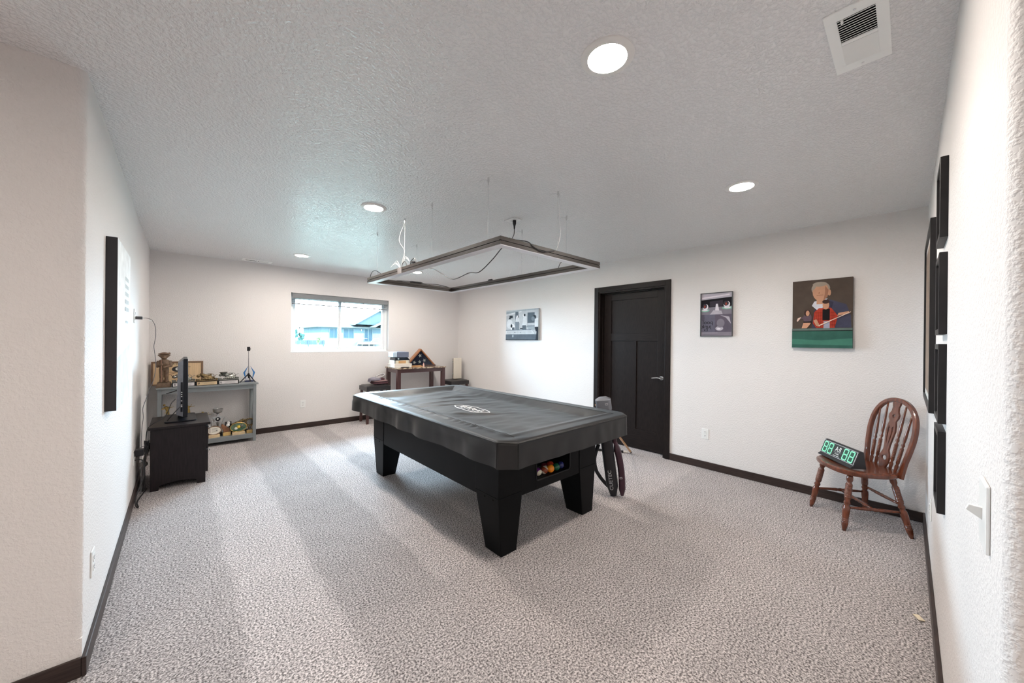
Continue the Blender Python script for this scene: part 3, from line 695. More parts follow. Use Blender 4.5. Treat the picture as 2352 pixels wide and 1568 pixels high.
for k in range(120):
    u = -0.165+0.33*k/119
    sc_.append(lp(u+0.012*math.sin(k*0.42*2), 0.028*math.sin(k*0.42)*(0.6+0.4*math.sin(k*0.13))+0.006))
b.tube(sc_, 0.0048, 6, flat=0.4)
b.tube([lp(-0.15+0.3*k/20, -0.036+0.004*math.sin(k)) for k in range(21)], 0.003, 6, flat=0.4)
tag(b.build('emblem', mat('white_print', (0.75, 0.75, 0.76), 0.5), cv), 'white oval emblem with script lettering')
# ------------------------------------------------------------------ pictures
def picture(mb, w, h, layers, mats_, y0=0.0, step=0.00025):
    """flat print: coloured polygons laid over each other, u right, v up, facing -y (local)"""
    for k, (ci, poly) in enumerate(layers):
        mb.mi = ci
        mb._add([(p[0]*w, y0-step*(k+1), p[1]*h) for p in poly], [tuple(range(len(poly)))])
    mb.mi = 0
def ell(cx, cy, rx, ry, n=20, a0=0, a1=360): return [(cx+rx*math.cos(math.radians(a0+(a1-a0)*i/n)), cy+ry*math.sin(math.radians(a0+(a1-a0)*i/n))) for i in range(n if a1-a0 == 360 else n+1)]
def rect(a, b_, c, d_): return [(a, c), (b_, c), (b_, d_), (a, d_)]
def flatmats(pre, cols, rough=0.5): return [mat('%s_%d' % (pre, i), rgb(*c), 0.8, var=0.10, scale=14, spec=0.15) for i, c in enumerate(cols)]
RZ_C = math.radians(-90)   # local -y faces -x (into the room) on the door wall
def on_right(name, label, cat, yc, z0):
    return thing(name, label, cat, (W, yc, z0), -math.pi/2)
# local x -> world -y ; local -y -> world -x
# 1 black and white canvas
w, h = 0.775, 0.512
t = on_right('canvas_print', 'small black and white canvas photo of people standing round a pool table', 'picture', 4.357, 1.388)
MB().box(-w/2, w/2, -0.032, 0, 0, h).build('stretched_canvas', mat('canvas_edge_grey', rgb(175, 180, 183), 0.7), t, bevel=0.002)
G = flatmats('bw', [(182, 188, 194), (152, 162, 170), (88, 98, 108), (46, 52, 60), (208, 213, 218), (120, 130, 140), (228, 230, 234)])
L_ = [(0, rect(0, 1, 0, 1)), (1, [(0, .86), (0, .95), (1, 1), (1, .96), (.45, .95)]), (4, [(0, .82), (.5, .92), (.5, .95), (0, .87)]),
      (2, rect(.30, .40, .60, .93)), (2, rect(.68, .89, .55, .88)), (3, ell(.12, .70, .035, .05)), (3, rect(.11, .22, .73, .82)),
      (4, ell(.12, .54, .10, .16)), (6, ell(.22, .42, .07, .12)), (3, ell(.18, .47, .03, .06)), (2, rect(.20, .28, .34, .42)),
      (4, [(.30, .56), (.33, .76), (.42, .76), (.45, .56)]), (5, rect(.30, .43, .34, .60)), (3, ell(.38, .77, .03, .045)), (6, ell(.365, .77, .025, .045)),
      (4, [(.52, .46), (.56, .76), (.66, .76), (.68, .46)]), (6, ell(.57, .80, .025, .045)), (3, ell(.595, .81, .03, .04)), (2, rect(.53, .64, .34, .48)), (3, rect(.46, .54, .36, .39)),
      (1, [(.66, .45), (.90, .45), (.90, .32), (.74, .32)]), (2, rect(.68, .90, .44, .46)), (3, ell(.89, .73, .05, .06)), (5, ell(.85, .68, .05, .07)),
      (4, [(.90, .42), (.90, .66), (1, .70), (1, .40)]), (3, [(.90, .42), (1, .42), (1, .26), (.93, .28)]),
      (5, rect(0, .80, .315, .34)), (4, [(0, .20), (0, .315), (.82, .315), (.90, .20)]), (0, [(.03, .22), (.05, .30), (.80, .30), (.86, .22)]), (3, ell(.30, .25, .012, .018)), (5, ell(.47, .25, .012, .018)),
      (2, rect(0, 1, 0, .185)), (1, rect(.21, .26, .09, .17)), (3, [(.93, 0), (.97, .4), (1, .4), (1, 0)]), (3, rect(0, 1, 0, .02))]
b = MB(Matrix.Translation((-w/2, -0.0322, 0))); picture(b, w, h, L_, G); b.build('print', G, t)
# 2 grey poster under glass
w, h = 0.316, 0.47
t = on_right('framed_poster', 'narrow framed grey poster of a close-up face with green eyes', 'picture', 1.382, 1.441)
FR = mat('thin_dark_frame', (0.06, 0.06, 0.065), 0.35)
b = MB(); f = 0.008
b.box(-w/2, -w/2+f, -0.022, 0, 0, h); b.box(w/2-f, w/2, -0.022, 0, 0, h); b.box(-w/2+f, w/2-f, -0.022, 0, 0, f); b.box(-w/2+f, w/2-f, -0.022, 0, h-f, h)
b.build('frame', FR, t, bevel=0.001)
MB().box(-w/2+f, w/2-f, -0.012, -0.004, f, h-f).build('backing', mat('pale_mount', (0.6, 0.6, 0.62), 0.5), t)
G = flatmats('poster', [(122, 116, 126), (172, 166, 176), (58, 52, 60), (28, 26, 30), (212, 206, 212), (128, 176, 158), (92, 86, 98), (150, 70, 58), (98, 96, 110)])
L_ = [(0, rect(.02, .98, .02, .98)), (1, [(.02, .84), (.02, .98), (.98, .98), (.98, .86)]), (4, [(.05, .90), (.9, .95), (.9, .92), (.05, .87)]), (3, [(.02, .66), (.02, .84), (.98, .88), (.98, .68)]), (2, [(.30, .68), (.30, .80), (.70, .82), (.70, .69)]),
      (5, ell(.14, .60, .15, .035)), (5, ell(.84, .64, .16, .035)), (4, ell(.14, .605, .10, .02)), (4, ell(.84, .645, .10, .02)), (4, ell(.16, .68, .09, .07)), (4, ell(.82, .72, .10, .07)), (2, ell(.14, .70, .07, .055)), (2, ell(.80, .74, .08, .055)), (7, ell(.14, .69, .025, .03)), (7, ell(.80, .73, .025, .03)),
      (4, [(.46, .55), (.49, .74), (.55, .74), (.60, .56)]), (1, [(.30, .50), (.42, .60), (.66, .58), (.72, .46), (.50, .50)]),
      (8, rect(.02, .47, .08, .50)), (6, rect(.47, .98, .04, .50)), (1, [(.62, .48), (.80, .42), (.95, .28), (.90, .44)]), (1, ell(.60, .18, .12, .05)), (0, ell(.64, .30, .12, .10)), (4, ell(.58, .17, .06, .02)), (0, rect(.02, .98, .02, .10)), (1, rect(.05, .55, .075, .083))]
b = MB(Matrix.Translation((-w/2, -0.0122, 0))); picture(b, w, h, L_, G, step=0.0001); b.build('print', G, t)
def rtext(s_, u, v, size):
    M_ = frameM((-w/2+u*w, -0.0155, v*h), (1, 0, 0), (0, 0, 1)) @ Matrix.Diagonal((-1, 1, 1, 1))
    return text('lettering', s_, size, G[3], t, M_, 'CENTER', 0.0001)
rtext('pool', .24, .32, .058); rtext('junk', .20, .225, .058); rtext('Ex', .18, .15, .045)
for k in range(7): pass
b = MB(Matrix.Translation((-w/2, -0.0152, 0)))
for k in range(9): b.box(.05*w, (.13+.02*(k % 2))*w, -0.0002, 0, (.36+.016*k)*h, (.366+.016*k)*h)
b.build('small_print', G[2], t)
# 3 painted canvas
w, h = 0.411, 0.610
t = on_right('painted_canvas', 'large dark painted canvas with a grey-haired figure and a figure in a red shirt', 'picture', 0.518, 1.336)
MB().box(-w/2, w/2, -0.03, 0, 0, h).build('stretched_canvas', mat('canvas_edge_dark', rgb(70, 70, 66), 0.7), t, bevel=0.002)
G = flatmats('painting', [(78, 67, 60), (66, 66, 84), (184, 138, 112), (150, 138, 126), (172, 62, 46), (28, 24, 26), (92, 76, 86), (196, 196, 204), (96, 108, 104), (52, 92, 82), (66, 116, 100), (60, 44, 40), (222, 196, 180), (150, 152, 170), (150, 106, 84), (54, 54, 70), (120, 40, 32)], 0.6)
L_ = [(0, rect(0, 1, .27, 1)), (1, [(.34, .29), (.38, .56), (.52, .66), (.64, .70), (.90, .62), (.97, .46), (.98, .29)]), (7, [(.34, .62), (.38, .68), (.60, .72), (.50, .55), (.42, .56)]),
      (3, ell(.485, .865, .155, .10)), (2, ell(.485, .82, .135, .135)), (2, rect(.42, .56, .64, .76)), (3, ell(.47, .93, .12, .035)), (2, ell(.63, .80, .025, .045)), (3, [(.35, .84), (.36, .92), (.42, .96), (.40, .88)]), (14, [(.53, .69), (.60, .74), (.615, .84), (.56, .90), (.555, .78)]), (14, rect(.42, .53, .765, .775)), (14, [(.44, .80), (.47, .82), (.47, .79)]), (15, [(.60, .69), (.70, .66), (.66, .55), (.62, .58)]),
      (4, [(.36, .36), (.38, .52), (.46, .58), (.66, .58), (.77, .46), (.72, .29), (.42, .29)]), (5, [(.52, .40), (.52, .56), (.64, .57), (.64, .40)]), (2, ell(.575, .62, .055, .062)), (11, ell(.575, .67, .06, .03)), (13, rect(.54, .64, .285, .39)),]+[(16, [(.385+.035*k, .30), (.39+.035*k, .30), (.40+.032*k, .555), (.395+.032*k, .555)]) for k in range(4)]+[(16, [(.655+.03*k, .30), (.66+.03*k, .30), (.665+.02*k, .54), (.66+.02*k, .54)]) for k in range(3)]+[(16, rect(.385, .515, .33+.045*k, .335+.045*k)) for k in range(5)]+[(16, rect(.65, .735, .33+.045*k, .335+.045*k)) for k in range(5)]+[
      (2, [(.37, .40), (.42, .32), (.48, .31), (.46, .36), (.42, .42)]), (2, [(.76, .46), (.78, .50), (.94, .52), (.95, .49)]), (12, [(.46, .315), (.97, .505), (.97, .515), (.46, .33)]),
      (6, ell(.27, .44, .075, .07)), (11, ell(.265, .515, .055, .05)), (2, ell(.272, .51, .032, .04)), (12, [(.08, .40), (.10, .44), (.16, .46), (.15, .44), (.10, .39)]), (6, [(.14, .44), (.24, .47), (.24, .43), (.15, .43)]), (5, rect(.20, .34, .36, .39)),
      (2, [(.17, .29), (.20, .37), (.33, .37), (.30, .33), (.26, .29)]), (8, rect(0, 1, .255, .285)), (5, rect(0, 1, .245, .255)), (9, rect(0, 1, 0, .245)), (10, [(0, .05), (0, .13), (.5, .11), (1, .14), (1, .04)])]
b = MB(Matrix.Translation((-w/2, -0.0302, 0))); picture(b, w, h, L_, G); b.build('print', G, t)
# left wall canvas (pale print, black edges)
t = thing('wall_canvas', 'tall pale canvas with black edges seen edge-on on the left wall', 'picture', (0, 3.09, 0.985), math.pi/2)
# local x -> world y, local -y -> world x
MB().box(-0.32, 0.32, -0.042, 0, 0, 0.90).build('stretched_canvas', mat('canvas_black_edge', (0.02, 0.019, 0.022), 0.6), t, bevel=0.002)
G = flatmats('pale', [(238, 241, 242), (196, 204, 206), (214, 226, 232)], 0.6)
L_ = [(0, rect(0, 1, 0, 1)), (2, [(0, 0), (0, .30), (1, .38), (1, 0)])]+[(1, rect(.55, .85, .80-.05*k, .825-.05*k)) for k in range(5)]+[(1, rect(.60, .80, .52, .535))]
b = MB(Matrix.Translation((-0.32, -0.0422, 0))); picture(b, 0.64, 0.90, L_, G); b.build('print', G, t)
# frames on the front wall: local -y faces +y  -> rotate 180
FRB = mat('black_picture_frame', (0.014, 0.013, 0.014), 0.42, var=0.2, scale=10, spec=0.25)
MAT_ = mat('white_mount', (0.70, 0.69, 0.66), 0.6)
def wall_frame(label, xn, z0, hh, ww, th, tilt_, fwid, inner, glass=True):
    t = thing('picture_frame', label, 'picture frame', (xn+ww/2, YD, z0), math.pi, 'black frames on the right wall')
    # local x -> world -x ; tilt about bottom edge
    t.rotation_euler = (tilt_, 0, math.pi)
    w2 = ww/2
    b = MB(); b.box(-w2, -w2+fwid, -th, 0, 0, hh); b.box(w2-fwid, w2, -th, 0, 0, hh); b.box(-w2+fwid, w2-fwid, -th, 0, 0, fwid); b.box(-w2+fwid, w2-fwid, -th, 0, hh-fwid, hh)
    b.build('frame', FRB, t, bevel=0.0015)
    m_ = MB().box(-w2+fwid, w2-fwid, -th*0.6, -0.002, fwid, hh-fwid).build('mount', MAT_, t)
    MB().box(-w2+fwid+0.04, w2-fwid-0.04, -th*0.6-0.001, -th*0.6, fwid+0.04, hh-fwid-0.04).build('photo', inner, m_)
    return t
PH = [mat('photo_%d' % i, c, 0.4, var=0.6, scale=9) for i, c in enumerate([(0.12, 0.07, 0.045), (0.05, 0.05, 0.06), (0.10, 0.06, 0.05), (0.06, 0.07, 0.08), (0.20, 0.13, 0.08)])]
wall_frame('topmost small black frame of the near column on the right wall', 2.47, 1.79, 0.315, 0.26, 0.022, 0.0, 0.022, PH[0])
wall_frame('second small black frame from the top in the near column on the right wall', 2.47, 1.412, 0.32, 0.26, 0.022, 0.0, 0.022, PH[1])
wall_frame('third small black frame from the top in the near column on the right wall', 2.47, 1.062, 0.312, 0.26, 0.022, 0.0, 0.022, PH[2])
wall_frame('lowest small black frame of the near column on the right wall', 2.47, 0.712, 0.32, 0.26, 0.022, 0.0, 0.022, PH[3])
wall_frame('large black framed poster on the right wall closest to the chair', 3.28, 1.00, 1.06, 0.98, 0.024, 0.0, 0.03, PH[4])

# ------------------------------------------------------------------ windsor chair
CH = mat('cherry_stained_wood', (0.120, 0.032, 0.014), 0.26, var=0.35, scale=9, stretch=(6, 6, 1.2), coat=0.3)
ch = thing('wooden_chair', 'reddish brown wooden spindle-back chair in the corner by the posters', 'chair', (4.175, 0.258, 0), math.radians(35.4))
# seat
seat = []
for k in range(40):
    a_ = 2*math.pi*k/40; ca, sa = math.cos(a_), math.sin(a_)
    rx = 0.232; ry = 0.21
    e_ = 3.0
    rr = (abs(ca)**e_+abs(sa)**e_)**(-1/e_)
    x, y = rx*rr*ca, ry*rr*sa
    if y < 0: x *= 1-0.10*min(1, -y/0.2)
    seat.append((x, y+0.005))
b = MB(); nseat = len(seat); lv = []
prof = [(0.90, 0.400), (0.975, 0.403), (1.0, 0.414), (0.995, 0.430), (0.96, 0.436), (0.80, 0.434), (0.55, 0.426), (0.25, 0.423)]
for s_, z in prof: lv += [(x*s_, y*s_, z) for x, y in seat]
lv += [(0, 0, 0.400), (0, 0, 0.423)]
fs = [(i*nseat+k, i*nseat+(k+1) % nseat, (i+1)*nseat+(k+1) % nseat, (i+1)*nseat+k) for i in range(len(prof)-1) for k in range(nseat)]
n0 = len(lv)-2
fs += [(n0, (k+1) % nseat, k) for k in range(nseat)]+[(n0+1, (len(prof)-1)*nseat+k, (len(prof)-1)*nseat+(k+1) % nseat) for k in range(nseat)]
b._add(lv, fs); b.build('seat', CH, ch, smooth=True)
def rings(t0, t1, n_, r, d_):
    out = []
    for k in range(n_):
        t = t0+(t1-t0)*k/n_; dt = (t1-t0)/n_
        out += [(r-d_, t), (r, t+dt*0.35), (r, t+dt*0.65), (r-d_, t+dt*0.98)]
    return out
legp = [(0.0105, 0.0), (0.016, 0.07), (0.0195, 0.13), (0.019, 0.155)]+rings(0.16, 0.21, 3, 0.020, 0.0025)+[(0.0185, 0.22), (0.0225, 0.36), (0.021, 0.42), (0.014, 0.455), (0.019, 0.475), (0.021, 0.50), (0.015, 0.535), (0.020, 0.56)]+rings(0.575, 0.82, 11, 0.0215, 0.0028)+[(0.014, 0.85), (0.020, 0.89), (0.0195, 0.94), (0.013, 1.0)]
feet = {'fr': (0.203, 0.200), 'fl': (-0.203, 0.200), 'bl': (-0.222, -0.200), 'br': (0.222, -0.200)}
tops = {'fr': (0.155, 0.135), 'fl': (-0.155, 0.135), 'bl': (-0.135, -0.135), 'br': (0.135, -0.135)}
def lgpt(k, z): f_, t_ = feet[k], tops[k]; s_ = z/0.407; return (f_[0]+(t_[0]-f_[0])*s_, f_[1]+(t_[1]-f_[1])*s_, z)
for k in feet: MB().rod(lgpt(k, 0), lgpt(k, 0.407), legp, 18).build('leg', CH, ch, smooth='all')
strp = [(0.007, 0), (0.010, 0.2), (0.0125, 0.42), (0.010, 0.44), (0.0135, 0.5), (0.010, 0.56), (0.0125, 0.58), (0.010, 0.8), (0.007, 1)]
for p, q_, zz in (('fr', 'br', 0.165), ('fl', 'bl', 0.165), ('bl', 'br', 0.215)): MB().rod(lgpt(p, zz), lgpt(q_, zz), strp, 12).build('stretcher', CH, ch, smooth='all')
mA = [(a1+b1)/2 for a1, b1 in zip(lgpt('fr', 0.165), lgpt('br', 0.165))]; mB = [(a1+b1)/2 for a1, b1 in zip(lgpt('fl', 0.165), lgpt('bl', 0.165))]
MB().rod(mA, mB, strp, 12).build('stretcher', CH, ch, smooth='all')
# hoop back
def lean(z): return -0.165-0.10*(z-0.42)/0.525
hp = [(-0.165, 0.405), (-0.178, 0.50), (-0.198, 0.62), (-0.205, 0.72), (-0.188, 0.82), (-0.140, 0.895), (-0.075, 0.935), (0, 0.948), (0.075, 0.935), (0.140, 0.895), (0.188, 0.82), (0.205, 0.72), (0.198, 0.62), (0.178, 0.50), (0.165, 0.405)]
path = spline([(x, lean(z), z) for x, z in hp], 5)
b = MB(); m_ = len(path); vs = []; fs = []
for i, p in enumerate(path):
    t_ = (path[min(i+1, m_-1)]-path[max(i-1, 0)]).normalized(); nv = Vector((0, 0.985, 0.187)); u_ = t_.cross(nv).normalized()
    wd = 0.0155+0.010*max(0, (0.52-p.z)/0.11); th = 0.0135
    for su, sn in ((-1, -0.7), (-0.7, -1), (0.7, -1), (1, -0.7), (1, 0.7), (0.7, 1), (-0.7, 1), (-1, 0.7)): vs.append(p+u_*(su*wd)+nv*(sn*th))
for i in range(m_-1):
    for k in range(8): fs.append((i*8+k, i*8+(k+1) % 8, (i+1)*8+(k+1) % 8, (i+1)*8+k))
fs.append(tuple(range(8))[::-1]); fs.append(tuple((m_-1)*8+k for k in range(8)))
b._add(vs, fs); b.build('bow_back', CH, ch, smooth=True)
spp = [(0.005, 0), (0.009, 0.06), (0.0115, 0.13), (0.007, 0.16), (0.010, 0.18), (0.011, 0.20)]+rings(0.22, 0.42, 9, 0.0115, 0.002)+[(0.006, 0.44), (0.011, 0.47), (0.007, 0.51), (0.009, 0.54), (0.010, 0.60), (0.007, 0.85), (0.005, 1)]
for xb, xt, zt in ((-0.115, -0.150, 0.875), (-0.068, -0.085, 0.925), (0.068, 0.085, 0.925), (0.115, 0.150, 0.875)):
    MB().rod((xb, lean(0.42), 0.415), (xt, lean(zt), zt), spp, 12).build('spindle', CH, ch, smooth='all')
# pierced splat
half = [(0.022, 0.415), (0.030, 0.445), (0.045, 0.475), (0.046, 0.515), (0.034, 0.545), (0.024, 0.565), (0.024, 0.60), (0.034, 0.66), (0.042, 0.71), (0.036, 0.755), (0.028, 0.785), (0.042, 0.81), (0.045, 0.835), (0.030, 0.86), (0.026, 0.89), (0.034, 0.915), (0.036, 0.945)]
bmS = bmesh.new()
holes = [ell(0, 0.505, 0.024, 0.019, 12), [(0, 0.808), (0.013, 0.825), (0, 0.842), (-0.013, 0.825)],
         [(0.008, 0.60), (0.020, 0.66), (0.027, 0.72), (0.020, 0.752), (0.008, 0.735), (0.012, 0.69)], [(-0.008, 0.60), (-0.020, 0.66), (-0.027, 0.72), (-0.020, 0.752), (-0.008, 0.735), (-0.012, 0.69)]]
def loop(pts):
    v_ = [bmS.verts.new((x, 0, z)) for x, z in pts]; return [bmS.edges.new((v_[i], v_[(i+1) % len(v_)])) for i in range(len(v_))]
ed = loop(half+[(-x, z) for x, z in half[::-1]])
for h_ in holes: ed += loop(h_)
bmesh.ops.triangle_fill(bmS, use_beauty=True, use_dissolve=False, edges=ed)
def inside(p, poly):
    c_ = False; j = len(poly)-1
    for i in range(len(poly)):
        if (poly[i][1] > p[1]) != (poly[j][1] > p[1]) and p[0] < (poly[j][0]-poly[i][0])*(p[1]-poly[i][1])/(poly[j][1]-poly[i][1])+poly[i][0]: c_ = not c_
        j = i
    return c_
bmesh.ops.delete(bmS, geom=[f_ for f_ in bmS.faces if any(inside((f_.calc_center_median().x, f_.calc_center_median().z), h_) for h_ in holes)], context='FACES_ONLY')
ex = bmesh.ops.extrude_face_region(bmS, geom=bmS.faces[:])
for v_ in ex['geom']:
    if isinstance(v_, bmesh.types.BMVert): v_.co.y -= 0.012
for v_ in bmS.verts: v_.co.y += lean(v_.co.z)+0.006
bmesh.ops.recalc_face_normals(bmS, faces=bmS.faces)
me = bpy.data.meshes.new('splat'); bmS.to_mesh(me); bmS.free(); me.materials.append(CH)
so = bpy.data.objects.new('splat', me); COL.objects.link(so); so.parent = ch
# ------------------------------------------------------------------ scoreboard on the chair seat
sb_c = Matrix.Translation((4.175, 0.258, 0)) @ Matrix.Rotation(math.radians(35.4), 4, 'Z')
p0 = sb_c @ Vector((0.062, 0.068, 0.4365))
sb = thing('scoreboard', 'black electronic scoreboard with green 88 digits standing on the chair seat', 'scoreboard', tuple(p0), math.radians(35.4-180+1))
# local: x left-right (viewer's right = +x), front faces -y
HB = mat('scoreboard_black', (0.016, 0.016, 0.018), 0.5, var=0.2, bump=0.08, bscale=500)
LN = 0.193
prof = [(-0.056, 0.0), (-0.056, 0.009), (-0.038, 0.020), (0.000, 0.128), (0.010, 0.134), (0.030, 0.128), (0.048, 0.0)]
MB().prism(prof, -LN, LN, 'x').build('housing', HB, sb, bevel=0.004)
fx = Vector((0.034, 0, 0)); nface = Vector((0, -0.108, 0.038)).normalized()
upv = Vector((0, 0.038, 0.108)).normalized()
org = Vector((0, -0.019, 0.074))+nface*0.0006
Mf = frameM(org, (1, 0, 0), upv) @ Matrix.Diagonal((1.03, 1.14, 1, 1))
b = MB(Mf); b.box(-0.182, 0.182, -0.044, 0.044, 0.0, 0.002); fo = b.build('display_panel', mat('display_black', (0.008, 0.016, 0.014), 0.15), sb)
b = MB(Mf)
for a_ in ((-0.184, 0.184, 0.043, 0.0455), (-0.184, 0.184, -0.0455, -0.043), (-0.184, -0.1815, -0.0455, 0.0455), (0.1815, 0.184, -0.0455, 0.0455)): b.box(*a_, 0.0, 0.0032)
b.build('display_trim', mat('pale_trim', (0.55, 0.57, 0.58), 0.3), fo)
LED = mat('green_led', (0.20, 0.60, 0.40), 0.4, emis=(0.22, 0.80, 0.50), estr=0.30)
LEDB = mat('green_window', (0.012, 0.075, 0.045), 0.2)
for x in (-0.146, -0.086, 0.080, 0.142):
    b = MB(Mf); b.box(x-0.025, x+0.025, -0.041, 0.041, 0.002, 0.0024); dg = b.build('digit_window', LEDB, fo)
    b = MB(Mf); w1, hh, tt = 0.0205, 0.036, 0.0055
    for yy in (-hh, 0, hh): b.box(x-w1+0.002, x+w1-0.002, yy-tt/1.3, yy+tt/1.3, 0.0024, 0.0034)
    for xx in (-w1, w1):
        for ya, yb_ in ((-hh, -0.002), (0.002, hh)): b.box(x+xx-tt/1.3, x+xx+tt/1.3, ya, yb_, 0.0024, 0.0034)
    b.build('digit', LED, dg)
WP = mat('white_lettering', (0.78, 0.78, 0.78), 0.5)
text('lettering', 'A:B', 0.048, WP, fo, Mf @ Matrix.Translation((-0.003, 0.012, 0.0028)), sx=0.9)
text('lettering', 'Combo', 0.015, WP, fo, Mf @ Matrix.Translation((-0.003, -0.020, 0.0028)))
b = MB(Mf); b.box(-0.042, 0.036, -0.0095, -0.0085, 0.002, 0.003); b.box(-0.036, 0.030, -0.0365, -0.0335, 0.002, 0.003); b.build('printed_line', WP, fo)
# ------------------------------------------------------------------ cue case and cues
CASEB = mat('case_black_nylon', (0.012, 0.012, 0.016), 0.45, var=0.2, bump=0.15, bscale=400); CASEM = mat('case_maroon', (0.045, 0.014, 0.026), 0.42, var=0.2, bump=0.1, bscale=300); CASEG = mat('case_grey_cap', (0.13, 0.135, 0.155), 0.4)
A0, A1 = Vector((3.150, 1.735, 0.012)), Vector((3.040, 1.80, 0.885))
zx = (A1-A0).normalized(); LC = (A1-A0).length
sidev = (Vector((0.55, -0.83, 0))); sidev = (sidev-zx*sidev.dot(zx)).normalized(); dep = zx.cross(sidev)
Mc = Matrix((sidev, dep, zx)).transposed().to_4x4(); Mc.translation = A0
cc = tag(bpy.data.objects.new('cue_case', None), 'black and maroon upright cue case leaning on the pool table by the door', 'cue case'); COL.objects.link(cc); cc.matrix_world = Mc
def bag(mb, x0, x1, y0, y1, z0, z1, r, taper=0.0, bulge=0.0, n=9):
    rows = []
    for i in range(n):
        t_ = i/(n-1); z = z0+(z1-z0)*t_; e_ = min(1, math.sqrt(max(0, min(t_, 1-t_))*9+0.25)); bu = bulge*math.sin(math.pi*t_)
        cx, cy = (x0+x1)/2, (y0+y1)/2; hx_, hy_ = (x1-x0)/2*e_, (y1-y0)/2*e_
        rows.append([(cx+bu+(p[0])*hx_, cy+p[1]*hy_, z) for p in rrect(-1, 1, -1, 1, r, 4)])
    n_ = len(rows[0]); mb._add([p for r_ in rows for p in r_], [(i*n_+k, i*n_+(k+1) % n_, (i+1)*n_+(k+1) % n_, (i+1)*n_+k) for i in range(n-1) for k in range(n_)]+[tuple(range(n_))[::-1], tuple((n-1)*n_+k for k in range(n_))])
b = MB(); bag(b, -0.075, 0.028, -0.05, 0.05, 0, LC-0.03, 0.5); b.build('tube_body', CASEB, cc, smooth=True)
b = MB(); bag(b, -0.078, 0.055, -0.053, 0.053, LC-0.13, LC, 0.5, n=7); b.build('cap', CASEG, cc, smooth=True)
b = MB(); bag(b, 0.022, 0.078, -0.045, 0.045, 0.0, 0.47, 0.6, bulge=0.018); b.build('pocket', CASEM, cc, smooth=True)
b = MB(); bag(b, 0.026, 0.062, -0.038, 0.038, 0.45, LC-0.12, 0.6); b.build('upper_pocket', CASEM, cc, smooth=True)
b = MB(); b.tube(spline([(-0.06, 0.02, 0.07), (-0.095, 0.02, 0.115), (-0.125, 0.02, 0.165), (-0.15, 0.02, 0.23), (-0.15, 0.03, 0.33), (-0.10, 0.04, 0.45)], 6), 0.004, 8, flat=4.0); b.build('strap', CASEB, cc, smooth=True)
b = MB(); b.tube([(0.0255, -0.047, z) for z in (0.02, 0.2, 0.4)], 0.0018, 5); b.tube([(0.079, -0.035, 0.05+0.01*k) for k in range(30)], 0.0015, 5); b.build('piping', mat('grey_piping', (0.4, 0.4, 0.42), 0.4), cc)
PRT = mat('silver_print', (0.55, 0.55, 0.57), 0.4)
text('lettering', 'CUETEC', 0.042, PRT, cc, frameM((-0.030, -0.0512, 0.155), (0.0, 0, 1), (-1, 0, 0)), sx=1.15)
for (x, y, z) in ((0.015, -0.0545, LC-0.055), (0.058, -0.0462, 0.17)):
    b = MB(Matrix.Translation((x, y, z)))
    b.box(-0.011, 0.011, -0.001, 0, -0.008, -0.005); b.box(-0.011, 0.011, -0.001, 0, 0.005, 0.008); b.box(-0.011, -0.008, -0.001, 0, -0.005, 0.005); b.box(0.008, 0.011, -0.001, 0, -0.005, 0.005); b.build('badge', PRT, cc)
CUEW = mat('honey_cue_wood', (0.52, 0.27, 0.10), 0.3, var=0.2, stretch=(20, 20, 1), coat=0.3)
lc = thing('pool_cue', 'honey wood cue leaning from the floor by the door toward the case', 'pool cue', (4.385, 2.285, 0.0))
a_, c_ = Vector((0, 0, 0.012)), Vector((3.06-4.385, 1.90-2.285, 0.80))
MB().rod(a_+(c_-a_)*0.035, c_, [(0.013, 0), (0.012, 0.3), (0.0085, 0.7), (0.0065, 1)], 14).build('shaft', CUEW, lc, smooth=True)
MB().rod(a_, a_+(c_-a_)*0.035, [(0.008, 0), (0.0135, 0.2), (0.0135, 1)], 14).build('butt_cap', mat('dark_copper', (0.10, 0.06, 0.05), 0.4), lc, smooth=True)
lc = thing('pool_cue', 'black cue lying on the carpet by the door with a white end', 'pool cue', (4.365, 2.315, 0.016))
d_ = Vector((-0.55, 0.835, 0)).normalized()
MB().rod((0, 0, 0), d_*0.055, [(0.010, 0), (0.0145, 0.15), (0.0145, 1)], 14).build('bumper', mat('white_rubber', (0.62, 0.60, 0.56), 0.5), lc, smooth=True)
MB().rod(d_*0.055, d_*0.72, [(0.0145, 0), (0.0125, 1)], 14).build('butt', BLACK, lc, smooth=True)
# scrap of paper
tag(MB(Matrix.Translation((3.02, -0.05, 0.004)) @ Matrix.Rotation(0.5, 4, 'Z')).box(-0.022, 0.022, -0.012, 0.012, 0, 0.0035).build('paper_scrap', mat('cream_paper', (0.78, 0.68, 0.52), 0.7)), 'tiny cream scrap of paper on the carpet by the right wall', 'paper')
# ------------------------------------------------------------------ nightstand
ESP = mat('espresso_laminate', (0.013, 0.0095, 0.0105), 0.4, var=0.35, scale=10, stretch=(10, 10, 0.8), spec=0.22)
ns = thing('nightstand', 'dark espresso nightstand with arched base by the left wall', 'nightstand', (0.094, 4.505, 0))
def side_panel(y0, y1):
    poly = [(0.0, 0), (0.055, 0), (0.06, 0.04)]+[(0.06+0.25*t/10, 0.04+0.018*math.sin(math.pi*t/10)) for t in range(1, 10)]+[(0.31, 0.04), (0.318, 0), (0.376, 0), (0.376, 0.545), (0.0, 0.545)]
    return MB().prism(poly, y0, y1, 'y').build('side_panel', ESP, ns, bevel=0.002)
side_panel(0, 0.018); side_panel(0.557, 0.575)
MB().box(0.0, 0.012, 0.018, 0.557, 0.06, 0.545).build('back_panel', ESP, ns)
MB().box(0.012, 0.37, 0.018, 0.557, 0.06, 0.076).build('bottom_panel', ESP, ns)
MB().box(0.36, 0.376, 0.018, 0.557, 0.04, 0.085).build('base_rail', ESP, ns)
